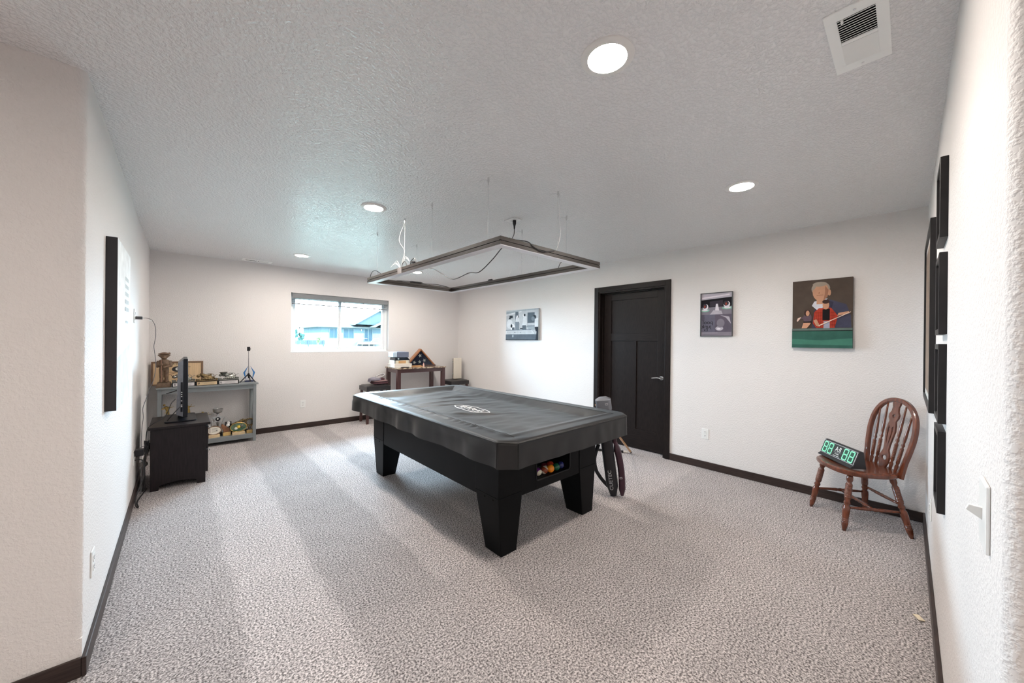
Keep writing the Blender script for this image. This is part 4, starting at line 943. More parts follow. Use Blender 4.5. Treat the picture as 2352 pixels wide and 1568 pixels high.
MB().box(-0.012, 0.410, -0.012, 0.590, 0.545, 0.568).build('top', ESP, ns, bevel=0.004)
KN = mat('brushed_knob', (0.65, 0.65, 0.66), 0.25, 1.0)
for z0, z1 in ((0.315, 0.525), (0.095, 0.305)):
    dw = MB().box(0.376, 0.394, 0.012, 0.563, z0, z1).build('drawer', ESP, ns, bevel=0.002)
    for yk in (0.10, 0.475):
        MB().rod((0.394, yk, (z0+z1)/2+0.08), (0.412, yk, (z0+z1)/2+0.08), [(0.006, 0), (0.006, 0.5), (0.013, 0.7), (0.011, 1)], 12).build('knob', KN, dw, smooth=True)
# ------------------------------------------------------------------ television
TVD = mat('tv_black', (0.008, 0.009, 0.013), 0.35, var=0.2, spec=0.22); TVG = mat('tv_back_grey', (0.15, 0.155, 0.175), 0.42, var=0.12, scale=30, bump=0.08, bscale=500)
tv = thing('television', 'small black flat television seen side-on on the dark nightstand', 'television', (0.30, 4.62, 0.568))
TH = 0.575
MB().box(0.008, 0.040, 0, 0.54, 0.045, 0.045+TH-0.02).build('screen_bezel', TVD, tv, bevel=0.004)
MB().box(0.040, 0.042, 0.02, 0.52, 0.065, TH).build('screen', mat('tv_screen', (0.008, 0.008, 0.01), 0.08), tv)
MB().hexa([(-0.040, 0.03, 0.07), (0.008, 0.004, 0.05), (0.008, 0.536, 0.05), (-0.040, 0.51, 0.07)], [(-0.030, 0.03, TH-0.02), (0.008, 0.004, TH+0.02), (0.008, 0.536, TH+0.02), (-0.030, 0.51, TH-0.02)]).build('rear_housing', TVG, tv, bevel=0.004)
ports = MB().hexa([(-0.0100, 0.0085, 0.10), (0.0045, 0.0005, 0.10), (0.0045, 0.004, 0.10), (-0.0100, 0.012, 0.10)], [(-0.0100, 0.0085, 0.38), (0.0045, 0.0005, 0.38), (0.0045, 0.004, 0.38), (-0.0100, 0.012, 0.38)]).build('port_strip', TVD, tv)
b = MB()
for k, z in enumerate((0.285, 0.265, 0.245, 0.205, 0.165, 0.150)): b.cyl((-0.003, -0.001, z), (-0.003, 0.006, z), 0.0045 if k < 3 else 0.0055, 10)
b.build('port', mat('port_silver', (0.6, 0.6, 0.6), 0.3, 0.8), ports)
MB().hexa([(-0.03, 0.20, 0.012), (0.03, 0.20, 0.012), (0.03, 0.34, 0.012), (-0.03, 0.34, 0.012)], [(-0.02, 0.22, 0.09), (0.02, 0.22, 0.09), (0.02, 0.32, 0.09), (-0.02, 0.32, 0.09)]).build('stand_neck', TVD, tv, bevel=0.003)
MB().prism(rrect(-0.122, 0.105, 0.03, 0.48, 0.03), 0.0, 0.012).build('stand_base', TVD, tv, bevel=0.003)
b = MB()
b.tube(spline([(-0.012, 0.0, 0.15), (-0.045, -0.01, 0.11), (-0.085, 0.02, 0.05), (-0.10, 0.05, 0.02)], 6), 0.004, 8)
b.build('cable', CORD, tv, smooth=True)
MB().tube(spline([(-0.038, 0.06, 0.30), (-0.07, 0.08, 0.285), (-0.11, 0.10, 0.27)], 5), 0.0045, 8).build('antenna_lead', BLACK, tv, smooth=True)
# ------------------------------------------------------------------ cords on the left wall
def cord(name, label, pts, r, m=CORD):
    return tag(MB().tube(spline(pts, 7), r, 8).build(name, m, smooth=True), label, 'cord')
cord('appliance_cord', 'black cord running from the television back over the nightstand edge to the wall', [(0.30+x, 4.62+y, 0.568+z) for x, y, z in ((-0.045, 0.05, 0.22), (-0.075, 0.04, 0.18), (-0.10, 0.02, 0.10), (-0.14, 0.0, 0.05), (-0.20, -0.02, 0.012), (-0.232, -0.03, -0.05), (-0.238, -0.05, -0.30), (-0.245, -0.06, -0.44), (-0.25, -0.06, -0.558))], 0.0032)
t = thing('usb_charger', 'thin grey charging cord hanging from the upper left wall outlet', 'charger', (0.0, 4.335, 1.53))
MB().box(0.0085, 0.050, -0.012, 0.012, -0.012, 0.012).build('plug', mat('dark_grey_plastic', (0.06, 0.06, 0.065), 0.4), t, bevel=0.003)
MB().tube(spline([(0.050, 0, 0), (0.075, 0.01, 0.0), (0.105, 0.02, -0.015), (0.125, 0.03, -0.07), (0.127, 0.03, -0.16), (0.118, 0.03, -0.24), (0.127, 0.03, -0.33), (0.130, 0.03, -0.42), (0.118, 0.04, -0.52), (0.095, 0.04, -0.60), (0.075, 0.04, -0.68), (0.055, 0.03, -0.76), (0.058, 0.03, -0.84), (0.050, 0.06, -0.92), (0.044, 0.10, -1.05), (0.042, 0.12, -1.25), (0.042, 0.13, -1.518)], 7), 0.0022, 6).build('cord', mat('thin_grey_cord', (0.10, 0.10, 0.11), 0.5), t, smooth=True)
MB().box(0.085, 0.105, 0.012, 0.022, -0.024, -0.014).build('cord_tag', WHITE, t)
t = thing('power_adapter', 'black power adapter in the low outlet behind the nightstand', 'adapter', (0.0, 4.36, 0.385))
MB().box(0.009, 0.062, -0.03, 0.03, -0.012, 0.040).build('body', BLACK, t, bevel=0.004)
MB().tube(spline([(0.03, 0, 0.04), (0.05, 0.03, 0.052), (0.08, 0.08, 0.04), (0.07, 0.13, 0.0), (0.06, 0.16, -0.10), (0.065, 0.16, -0.25), (0.06, 0.2, -0.37)], 7), 0.0025, 6).build('cord', CORD, t, smooth=True)
cord('appliance_cord', 'black cord looping from the low outlet down to the carpet', [(0.009, 4.36, 0.338), (0.05, 4.36, 0.335), (0.062, 4.37, 0.29), (0.062, 4.37, 0.20), (0.045, 4.36, 0.12), (0.026, 4.30, 0.06), (0.022, 4.24, 0.03), (0.030, 4.18, 0.012), (0.045, 4.14, 0.006)], 0.0045)
cord('appliance_cord', 'black cord lying on the carpet beside the nightstand foot', [(0.070, 4.62, 0.006), (0.055, 4.50, 0.008), (0.036, 4.36, 0.006), (0.032, 4.26, 0.006), (0.045, 4.17, 0.006)], 0.0045)
t = thing('power_brick', 'grey round power brick hanging between nightstand and left wall', 'adapter', (0.050, 4.58, 0.24))
MB().ball((0, 0, 0), 0.03, 14, (1, 1, 0.9)).build('body', mat('brick_grey', (0.10, 0.095, 0.09), 0.5), t, smooth='all')
b = MB(); b.tube(spline([(0.0, 0, -0.02), (-0.005, 0.0, -0.10), (0.0, -0.01, -0.20), (-0.01, -0.02, -0.266)], 5), 0.003, 6); b.tube(spline([(0.0, 0, 0.02), (0.012, 0.0, 0.10), (0.01, 0.02, 0.2)], 5), 0.003, 6); b.build('lead', CORD, t, smooth=True)
t = thing('cord_bundle', 'tangled bundle of black cords behind the nightstand edge', 'cord', (0.072, 4.53, 0.40))
b = MB()
for k in range(7):
    pts = [(random.uniform(-0.02, 0.015), random.uniform(-0.01, 0.02), random.uniform(-0.06, 0.06)) for _ in range(6)]
    b.tube(spline(pts, 5), 0.0032, 6)
b.build('coil', CORD, t, smooth=True)
# ------------------------------------------------------------------ grey console table
GC = mat('grey_painted_wood', (0.215, 0.235, 0.245), 0.5, var=0.05)
ct = thing('console_table', 'grey two-tier console table under the trophies by the window wall', 'console table', (0.08, 5.90, 0))
CL, CD, CHt = 0.972, 0.345, 0.775
MB().box(-0.002, CL+0.012, -0.012, CD, CHt-0.02, CHt).build('top', GC, ct, bevel=0.003)
for x in (0.01, CL-0.045):
    for y in (0.0, CD-0.035): MB().box(x, x+0.035, y, y+0.035, 0, CHt-0.02).build('leg', GC, ct, bevel=0.002)
for y in (0.004, CD-0.022): MB().box(0.045, CL-0.045, y, y+0.018, CHt-0.075, CHt-0.02).build('apron', GC, ct)
MB().box(0.045, CL-0.045, 0.0, 0.018, 0.045, 0.105).build('shelf_rail', GC, ct, bevel=0.002); MB().box(0.045, CL-0.045, CD-0.02, CD-0.002, 0.045, 0.105).build('shelf_rail', GC, ct)
MB().box(0.045, CL-0.045, 0.018, CD-0.02, 0.078, 0.094).build('shelf', GC, ct)
for x in (0.018, CL-0.037):
    MB().box(x, x+0.018, 0.035, CD-0.035, CHt-0.075, CHt-0.02).build('end_rail', GC, ct); MB().box(x, x+0.018, 0.035, CD-0.035, 0.045, 0.105).build('end_rail', GC, ct)
    for s in (0, 1):
        za, zb = (0.105, CHt-0.075) if s else (CHt-0.075, 0.105)
        MB().hexa([(x+0.002, 0.035, za-0.014), (x+0.016, 0.035, za-0.014), (x+0.016, CD-0.035, zb-0.014), (x+0.002, CD-0.035, zb-0.014)], [(x+0.002, 0.035, za+0.014), (x+0.016, 0.035, za+0.014), (x+0.016, CD-0.035, zb+0.014), (x+0.002, CD-0.035, zb+0.014)]).build('cross_brace', GC, ct)
ZC = 0.775; ZS = 0.094
# framed board
PINE = mat('pale_pine_board', (0.62, 0.44, 0.26), 0.5, var=0.12, scale=7, stretch=(10, 1, 0.5)); OAK = mat('brown_oak_frame', (0.17, 0.095, 0.052), 0.45, var=0.2)
BLK = mat('flat_black_print', (0.02, 0.018, 0.018), 0.5, var=0.2)
fb = thing('wooden_plaque', 'framed pale wooden board with black ball print behind the brown statue', 'plaque', (0.265, 6.205, ZC), 0, rot=(math.radians(-6), 0, 0))
b = MB(); w2, hh, f = 0.242, 0.295, 0.018
b.box(-w2, -w2+f, -0.012, 0.012, 0, hh); b.box(w2-f, w2, -0.012, 0.012, 0, hh); b.box(-w2+f, w2-f, -0.012, 0.012, 0, f); b.box(-w2+f, w2-f, -0.012, 0.012, hh-f, hh); b.build('frame', OAK, fb, bevel=0.003)
pb = MB().box(-w2+f, w2-f, -0.004, 0.006, f, hh-f).build('board', PINE, fb)
Mb = frameM((0, -0.0046, 0), (1, 0, 0), (0, 0, 1))
b = MB(Mb); b.prism(ell(-0.005, 0.198, 0.052, 0.035, 28), -0.0004, 0.0006); b.build('ball_print', BLK, pb)
b = MB(Mb); b.prism(ell(-0.004, 0.200, 0.020, 0.018, 20), 0.0006, 0.0010); b.build('ball_spot', mat('flat_white_print', (0.75, 0.74, 0.70), 0.5), pb)
text('lettering', '8', 0.03, BLK, pb, Mb @ Matrix.Translation((-0.004, 0.200, 0.0014)))
text('lettering', 'A 20', 0.034, BLK, pb, Mb @ Matrix.Translation((-0.022, 0.262, 0.0006)))
text('lettering', 'YO', 0.05, BLK, pb, Mb @ Matrix.Translation((-0.030, 0.105, 0.0006)))
text('lettering', 'to', 0.03, BLK, pb, Mb @ Matrix.Translation((0.105, 0.225, 0.0006)))
b = MB(Mb); b.tube([(-0.10, 0.125, 0.001), (0.02, 0.165, 0.001)], 0.003, 6); b.tube([(-0.09, 0.165, 0.001), (0.03, 0.150, 0.001)], 0.0022, 6); b.build('cue_print', mat('plaque_cue_tan', (0.25, 0.14, 0.06), 0.5), pb)
# carved statue
STAT = mat('carved_brown_resin', (0.135, 0.082, 0.048), 0.55, var=0.4, scale=40, bump=0.4, bscale=120)
stt = thing('carved_statue', 'brown carved troll-like statuette gripping a stick on the console table', 'statue', (0.143, 6.0, ZC), 0.0)
MB().hexa([(-0.072, -0.055, 0), (0.064, -0.055, 0), (0.064, 0.055, 0), (-0.072, 0.055, 0)], [(-0.056, -0.045, 0.062), (0.060, -0.045, 0.062), (0.060, 0.045, 0.062), (-0.056, 0.045, 0.062)]).build('plinth', STAT, stt, bevel=0.006)
b = MB()
for s in (-1, 1):
    b.rod((s*0.022, 0, 0.06), (s*0.020, 0.0, 0.22), [(0.024, 0), (0.018, 0.25), (0.021, 0.5), (0.024, 0.85), (0.024, 1)], 14)
    b.ball((s*0.024, -0.022, 0.072), 0.020, 12, (0.9, 1.5, 0.6))
    for k in range(3): b.ball((s*0.024+(k-1)*0.010, -0.048, 0.069), 0.007, 8)
b.ball((0, 0.004, 0.225), 0.043, 16, (1, 0.8, 0.9)); b.ball((0, 0.0, 0.285), 0.047, 16, (1.0, 0.8, 1.1)); b.ball((0, 0.002, 0.315), 0.040, 14, (1.2, 0.8, 0.5))
b.rod((-0.045, 0.005, 0.315), (-0.056, -0.005, 0.255), [(0.019, 0), (0.016, 1)], 12); b.ball((-0.056, -0.006, 0.252), 0.018, 10)
b.rod((-0.056, -0.006, 0.25), (-0.024, -0.045, 0.272), [(0.016, 0), (0.012, 1)], 12); b.ball((-0.022, -0.048, 0.274), 0.015, 10)
b.rod((0.046, 0.005, 0.315), (0.060, -0.004, 0.258), [(0.019, 0), (0.016, 1)], 12); b.ball((0.060, -0.005, 0.255), 0.017, 10)
b.rod((0.060, -0.006, 0.255), (0.005, -0.046, 0.240), [(0.016, 0), (0.011, 1)], 12); b.ball((0.0, -0.048, 0.238), 0.014, 10)
b.ball((0, 0, 0.335), 0.022, 10); b.ball((0, -0.006, 0.368), 0.036, 16, (1.0, 0.9, 0.95)); b.ball((0, -0.038, 0.355), 0.018, 10, (1.2, 0.9, 0.8)); b.ball((0, -0.042, 0.366), 0.009, 8)
for s in (-1, 1): b.rod((s*0.026, 0, 0.37), (s*0.058, 0.004, 0.386), [(0.015, 0), (0.011, 0.5), (0.003, 1)], 10)
b.build('figure', STAT, stt, remesh=0.0035)
b = MB(); b.ball((0, 0, 0.398), 0.050, 18, (1.08, 0.9, 0.30)); b.ball((0.0, 0.0, 0.405), 0.036, 14, (1, 1, 0.35)); b.ball((0.046, 0, 0.404), 0.012, 8)
b.build('hat', STAT, stt, remesh=0.0035)
MB().cyl((-0.020, -0.058, 0.066), (-0.024, -0.052, 0.325), 0.0042, 8).build('stick', mat('statue_stick', (0.26, 0.13, 0.085), 0.5), stt)
# player trophies on the console top
BASEB = mat('black_trophy_base', (0.012, 0.012, 0.013), 0.25)
PLS = mat('silver_plaque', (0.72, 0.68, 0.68), 0.4, 0.2, var=0.04); PLG = mat('gold_plaque', (0.70, 0.52, 0.32), 0.4, 0.2, var=0.06)
INK = mat('plaque_ink', (0.07, 0.055, 0.06), 0.6)
PEWT = mat('antique_pewter', (0.22, 0.22, 0.20), 0.30, 1.0, var=0.35, scale=60)
def player(label, x, plq, metal, cup=False):
    t = thing('player_trophy', label, 'trophy', (x, 5.965, ZC), 0.03, 'billiard player trophies on the console table')
    bs = MB().box(-0.108, 0.108, -0.035, 0.045, 0, 0.052).build('base', BASEB, t, bevel=0.003)
    pq = MB().box(-0.096, 0.096, -0.037, -0.0345, 0.007, 0.046).build('plaque', plq, bs)
    b = MB()
    for k, (xa, xb) in enumerate(((-0.055, 0.075), (-0.035, 0.06), (-0.045, 0.07))): b.box(xa, xb, -0.0374, -0.037, 0.034-k*0.009, 0.036-k*0.009)
    b.box(-0.088, -0.080, -0.0374, -0.037, 0.026, 0.038); b.box(-0.076, -0.070, -0.0374, -0.037, 0.026, 0.038); b.prism([(-0.086, 0.024), (-0.072, 0.024), (-0.079, 0.012)], -0.0374, -0.037, 'y')
    b.build('engraving', INK, pq)
    b = MB(); b.box(-0.105, 0.105, -0.03, 0.04, 0.052, 0.066); b.box(-0.105, -0.07, -0.03, 0.035, 0.066, 0.082); b.box(0.085, 0.105, -0.03, 0.035, 0.066, 0.086)
    b.build('table_relief', metal, t, bevel=0.004)
    b = MB()
    b.rod((-0.02, 0, 0.085), (0.05, 0.005, 0.098), [(0.024, 0), (0.028, 0.5), (0.022, 1)], 12)
    b.rod((-0.055, 0, 0.135), (-0.005, 0, 0.105), [(0.020, 0), (0.027, 0.6), (0.024, 1)], 12)
    b.ball((-0.083, -0.005, 0.118), 0.019, 12); b.rod((-0.083, -0.005, 0.118), (-0.055, 0, 0.130), [(0.012, 0), (0.015, 1)], 10)
    b.rod((-0.04, -0.012, 0.125), (-0.015, -0.02, 0.085), [(0.013, 0), (0.010, 1)], 10); b.rod((-0.015, -0.02, 0.085), (-0.062, -0.025, 0.075), [(0.010, 0), (0.008, 1)], 10)
    b.rod((0.005, 0.01, 0.11), (0.045, 0.0, 0.135), [(0.012, 0), (0.008, 1)], 8); b.rod((0.05, 0.005, 0.095), (0.082, 0.005, 0.075), [(0.018, 0), (0.010, 1)], 10)
    for k in range(6): b.ball((-0.06+0.018*k, 0.01, 0.142-0.004*k), 0.010, 8)
    for k in range(5): b.ball((-0.03+0.022*k, -0.02, 0.078), 0.012, 8)
    b.build('player_figure', metal, t, remesh=0.004)
    b = MB(); b.tube(spline([(0.005, 0.0, 0.142), (0.045, 0.0, 0.140), (0.068, 0.0, 0.128), (0.070, 0, 0.10), (0.072, 0, 0.08)], 5), 0.003, 6); b.tube(spline([(0.072, 0, 0.10), (0.085, 0, 0.12), (0.105, 0, 0.128)], 4), 0.0026, 6)
    b.build('cue', metal, t, smooth='all')
    if cup:
        MB(Matrix.Translation((-0.052, -0.008, 0.100))).lathe([(0.010, 0.0), (0.012, 0.012), (0.024, 0.030), (0.038, 0.048), (0.046, 0.056), (0.042, 0.057), (0.034, 0.048), (0.018, 0.032)], 20).build('cup', metal, t, smooth=True)
    return t
player('silver billiard player trophy half hidden behind the television', 0.318, PLS, PEWT)
player('bronze billiard player trophy with a gold plaque on the console table', 0.535, PLG, BRONZE)
player('pewter billiard player trophy topped by a cup on the console table', 0.750, PLS, PEWT, True)
# tripod
tp = thing('phone_tripod', 'small black tripod with a phone clamp at the console table end', 'tripod', (0.965, 5.985, ZC))
for k, (dx, dy) in enumerate(((-0.098, -0.02), (0.070, -0.055), (0.03, 0.085))): MB().rod((dx, dy, 0.005), (0, 0, 0.118), [(0.005, 0), (0.0055, 0.1), (0.007, 1)], 8).build('leg', BLACK, tp)
MB().rod((0, 0, 0.06), (0, 0, 0.125), [(0.006, 0), (0.009, 0.3), (0.012, 0.8), (0.010, 1)], 10).build('hub', BLACK, tp)
MB().rod((0, 0, 0.12), (-0.003, 0, 0.43), [(0.006, 0), (0.006, 0.33), (0.005, 0.34), (0.005, 0.66), (0.004, 0.67), (0.004, 1)], 10).build('pole', mat('tripod_grey_pole', (0.32, 0.31, 0.31), 0.3, 0.7), tp)
b = MB(); b.box(-0.019, 0.014, -0.010, 0.010, 0.425, 0.480); b.cyl((0.014, 0, 0.452), (0.024, 0, 0.452), 0.005, 8); b.build('phone_clamp', BLACK, tp, bevel=0.002)
# blue crystal award
BLU = mat('blue_glass_edge', (0.03, 0.16, 0.42), 0.12, var=0.1); CLR = bpy.data.materials.new('clear_crystal'); CLR.use_nodes = True
nb = CLR.node_tree.nodes['Principled BSDF']; nb.inputs['Transmission Weight'].default_value = 1.0; nb.inputs['Roughness'].default_value = 0.02; nb.inputs['IOR'].default_value = 1.15; nb.inputs['Base Color'].default_value = (0.95, 0.97, 1, 1)
tx_ = CLR.node_tree.nodes.new('ShaderNodeTexNoise')
aw = thing('crystal_award', 'clear diamond-shaped crystal award with blue edges behind the tripod', 'award', (0.985, 6.11, ZC))
MB().box(-0.05, 0.05, -0.025, 0.025, 0, 0.018).build('base', mat('award_dark_base', (0.03, 0.04, 0.10), 0.2), aw, bevel=0.003)
MB().prism([(-0.030, 0.018), (0.030, 0.018), (0.055, 0.125), (0, 0.205), (-0.055, 0.125)], -0.010, 0.010, 'y').build('crystal', CLR, aw)
for s in (-1, 1): MB().prism([(s*0.032, 0.018), (s*0.066, 0.125), (s*0.012, 0.215), (s*0.046, 0.125)], -0.011, 0.011, 'y').build('blue_edge', BLU, aw)
# ---- lower shelf
def oval_plaque(label, x, y, rx, rz, zc, fill, rimm, basem, extra=None, tilt_=-0.25):
    t = thing('oval_plaque', label, 'plaque', (x, y, ZS), 0.0, 'oval plaques on the lower console shelf')
    MB().box(-rx*0.78, rx*0.78, -0.025, 0.03, 0, 0.038).build('base', basem, t, bevel=0.003)
    M_ = Matrix.Translation((0, 0.0, 0.03)) @ Matrix.Rotation(tilt_, 4, 'X')
    b = MB(M_); b.prism([(px_, pz+zc) for px_, pz in ell(0, 0, rx, rz, 32)], -0.006, 0.006, 'y'); d_ = b.build('dial', fill, t)
    b = MB(M_); b.tube([(px_, -0.006, pz+zc) for px_, pz in ell(0, 0, rx, rz, 40)], 0.0055, 8, closed=True); b.build('rim', rimm, t, smooth='all')
    if extra: extra(M_, d_)
    return t
LT = mat('light_maple', (0.72, 0.55, 0.34), 0.45, var=0.1); YEL = mat('bright_pine_block', (0.70, 0.47, 0.18), 0.45, var=0.12)
def ex1(M_, d_):
    b = MB(M_)
    for k in range(4): b.box(-0.025, 0.035, -0.0068, -0.006, 0.082-0.014*k, 0.085-0.014*k)
    b.box(-0.045, -0.038, -0.0068, -0.006, 0.035, 0.095); b.box(0.02, 0.032, -0.0068, -0.006, 0.052, 0.062); b.build('engraving', INK, d_)
oval_plaque('cream oval plaque with dark lettering on the lower console shelf', 0.612, 5.985, 0.072, 0.052, 0.060, mat('cream_dial', (0.72, 0.68, 0.60), 0.4), OAK, LT, ex1)
def ex2(M_, d_):
    for c_, m_, r_ in (((-0.028, -0.008, 0.052), mat('mini_ball_cream', (0.75, 0.74, 0.66), 0.2), 0.018), ((0.002, -0.008, 0.070), mat('mini_ball_yellow', (0.75, 0.52, 0.06), 0.2), 0.021), ((0.034, -0.008, 0.078), PEWT, 0.020)):
        MB(M_).ball(c_, r_, 14, (1, 0.5, 1)).build('ball_relief', m_, d_, smooth='all')
    MB(M_).tube(spline([(-0.06, -0.008, 0.03), (0.0, -0.010, 0.035), (0.07, -0.008, 0.062)], 5), 0.007, 8).build('leaf_relief', mat('dark_green_enamel', (0.03, 0.11, 0.05), 0.3), d_)
oval_plaque('oval plaque with green ground and yellow and white balls on the lower shelf', 0.862, 5.975, 0.088, 0.058, 0.066, mat('green_dial', (0.07, 0.13, 0.07), 0.4, var=0.4, scale=40), GOLD, LT, ex2)
t = thing('cup_trophy', 'tall silver cup trophy with an eight-ball star on the lower shelf', 'trophy', (0.652, 6.075, ZS))
MB().box(-0.045, 0.045, -0.035, 0.035, 0, 0.05).build('base', BASEB, t, bevel=0.003)
MB().lathe([(0.022, 0.05), (0.012, 0.07), (0.010, 0.14), (0.016, 0.16), (0.010, 0.20), (0.012, 0.285), (0.020, 0.295), (0.040, 0.303), (0.050, 0.318), (0.055, 0.352), (0.050, 0.354), (0.044, 0.322), (0.02, 0.312)], 24).build('bowl', SILVER, t, smooth=True)
star = []
for k in range(10):
    a_ = math.pi/2+k*math.pi/5; r_ = 0.072 if k % 2 == 0 else 0.035; star.append((r_*math.cos(a_), 0.225+r_*math.sin(a_)))
MB().prism(star, -0.030, -0.015, 'y').build('star_emblem', SILVER, t, bevel=0.002)
MB().ball((0, -0.032, 0.222), 0.026, 16, (1, 0.6, 1)).build('eight_ball', BLACK, t, smooth='all')
MB().ball((-0.004, -0.046, 0.226), 0.0105, 10, (1, 0.3, 1)).build('ball_spot', MATS['flat_white_print'], t, smooth='all')
for s in (-1, 1): MB().hexa([(s*0.012, -0.02, 0.05), (s*0.028, -0.02, 0.05), (s*0.028, 0.01, 0.05), (s*0.012, 0.01, 0.05)], [(s*0.052, -0.02, 0.20), (s*0.070, -0.02, 0.23), (s*0.070, 0.01, 0.23), (s*0.052, 0.01, 0.20)]).build('wing', SILVER, t)
t = thing('wooden_award', 'brown wooden wedge award with two white balls on the lower shelf', 'award', (0.742, 6.03, ZS))
MB().box(-0.040, 0.040, -0.030, 0.035, 0, 0.045).build('base', YEL, t, bevel=0.003)
MB().prism([(0.030, 0.045), (0.040, 0.075), (-0.045, 0.155), (-0.062, 0.135), (-0.030, 0.045)], -0.022, 0.02, 'y').build('wedge', mat('red_brown_wood', (0.23, 0.10, 0.045), 0.4, var=0.3, scale=30), t, bevel=0.003)
for k, (c_) in enumerate(((0.010, -0.012, 0.132), (0.018, 0.010, 0.158))): MB().ball(c_, 0.021, 16).build('white_ball', mat('ivory_ball', (0.75, 0.74, 0.72), 0.2), t, smooth='all')
MB().box(-0.02, 0.05, 0.0, 0.02, 0.10, 0.175).build('holder', BASEB, t)
t = thing('wreath_trophy', 'bronze wreath trophy with round medallion at the right shelf end', 'trophy', (0.985, 6.0, ZS))
MB().box(-0.036, 0.036, -0.028, 0.03, 0, 0.036).build('base', YEL, t, bevel=0.003)
b = MB(); b.tube([(px_, -0.004, pz+0.148) for px_, pz in ell(0, 0, 0.042, 0.042, 36)], 0.008, 8, closed=True)
for k in range(16):
    a_ = 2*math.pi*k/16; b.ball((0.048*math.cos(a_), -0.004, 0.148+0.048*math.sin(a_)), 0.009, 8)
for s in (-1, 1): b.tube(spline([(s*0.03, 0, 0.036), (s*0.012, 0, 0.07), (s*0.03, 0, 0.11)], 4), 0.006, 8)
b.build('wreath', BRONZE, t, smooth='all')
MB().cyl((0, -0.010, 0.148), (0, 0.004, 0.148), 0.034, 24).build('medallion', PEWT, t)
t = thing('bronze_relief', 'rough bronze pool scene relief behind the oval plaque on the shelf', 'trophy', (0.865, 6.085, ZS))
MB().box(-0.10, 0.10, -0.03, 0.03, 0, 0.04).build('base', BASEB, t)
b = MB(); b.box(-0.09, 0.09, -0.012, 0.012, 0.04, 0.10)
for k in range(26): b.ball((-0.09+0.18*k/25, -0.005, 0.105+0.05*(k/25)+0.02*random.random()), 0.014, 8)
b.rod((-0.02, 0, 0.13), (0.06, 0, 0.185), [(0.010, 0), (0.008, 1)], 8); b.rod((0.02, -0.005, 0.175), (0.11, -0.005, 0.180), [(0.004, 0), (0.003, 1)], 8)
b.build('relief', BRONZE, t, remesh=0.005)
def figure_trophy(label, x, y, hgt):
    t = thing('figure_trophy', label, 'trophy', (x, y, ZS), 0.2, 'gilt figure trophies behind the television')
    MB().box(-0.04, 0.04, -0.03, 0.03, 0, 0.06).build('base', BASEB, t, bevel=0.003)
    MB().lathe([(0.02, 0.06), (0.014, 0.08), (0.014, hgt-0.16), (0.024, hgt-0.15), (0.024, hgt-0.135)], 16).build('column', mat('trophy_column_black', (0.02, 0.02, 0.03), 0.2), t)
    b = MB(); z = hgt-0.135
    b.rod((-0.008, 0, z), (-0.004, 0, z+0.06), [(0.007, 0), (0.010, 1)], 10); b.rod((0.014, 0, z), (0.004, 0, z+0.06), [(0.007, 0), (0.010, 1)], 10)
    b.rod((0, 0, z+0.055), (-0.018, -0.005, z+0.105), [(0.014, 0), (0.017, 1)], 10); b.ball((-0.030, -0.008, z+0.125), 0.013, 10)
    b.rod((-0.012, 0, z+0.10), (-0.055, -0.01, z+0.075), [(0.008, 0), (0.005, 1)], 8); b.rod((-0.012, 0, z+0.10), (0.030, 0.0, z+0.085), [(0.008, 0), (0.005, 1)], 8)
    b.build('gilt_figure', GOLD, t, remesh=0.003)
    MB().cyl((-0.085, -0.012, z+0.070), (0.060, 0.004, z+0.092), 0.0028, 8).build('cue', GOLD, t)
    MB().cyl((-0.03, -0.02, z+0.02), (0.035, 0.012, z+0.115), 0.0025, 8).build('cue', GOLD, t)
figure_trophy('gilt billiard figure trophy on the shelf left of the television stand', 0.175, 6.05, 0.47)
figure_trophy('gilt billiard figure trophy on the shelf right of the television edge', 0.365, 6.05, 0.46)
figure_trophy('gilt figure trophy half hidden by the nightstand top beside the silver cup', 0.53, 6.10, 0.33)

# ------------------------------------------------------------------ corner table with marble top
CHER = mat('dark_cherry_wood', (0.060, 0.022, 0.021), 0.32, var=0.3, stretch=(8, 8, 1), coat=0.2)
def marble():
    m = bpy.data.materials.new('brown_marble'); m.use_nodes = True; N = m.node_tree.nodes; L = m.node_tree.links; bb = N['Principled BSDF']
    tc = N.new('ShaderNodeTexCoord'); nz = N.new('ShaderNodeTexNoise'); nz.inputs['Scale'].default_value = 14; nz.inputs['Detail'].default_value = 6; nz.inputs['Distortion'].default_value = 1.5
    L.new(tc.outputs['Object'], nz.inputs['Vector']); rp = N.new('ShaderNodeValToRGB'); e = rp.color_ramp.elements
    e[0].position = 0.36; e[0].color = (0.05, 0.04, 0.038, 1); e[1].position = 0.62; e[1].color = (0.55, 0.44, 0.32, 1); k = e.new(0.5); k.color = (0.24, 0.17, 0.12, 1)
    L.new(nz.outputs['Fac'], rp.inputs['Fac']); L.new(rp.outputs['Color'], bb.inputs['Base Color']); bb.inputs['Roughness'].default_value = 0.15
    return m
tb = thing('counter_table', 'tall dark cherry table with marbled top under the window corner', 'table', (2.93, 5.69, 0), math.radians(-1.5))
TLx, TDy, TZ = 0.925, 0.51, 0.90
MB().box(0, TLx, 0, TDy, TZ-0.022, TZ).build('top', marble(), tb, bevel=0.004)
for x in (0.012, TLx-0.074):
    for y in (0.012, TDy-0.074): MB().box(x, x+0.062, y, y+0.062, 0, TZ-0.022).build('leg', CHER, tb, bevel=0.003)
for y in (0.020, TDy-0.04): MB().box(0.074, TLx-0.074, y, y+0.02, TZ-0.085, TZ-0.022).build('apron', CHER, tb)
for x in (0.020, TLx-0.04): MB().box(x, x+0.02, 0.074, TDy-0.074, TZ-0.085, TZ-0.022).build('apron', CHER, tb)
ZT2 = 0.90
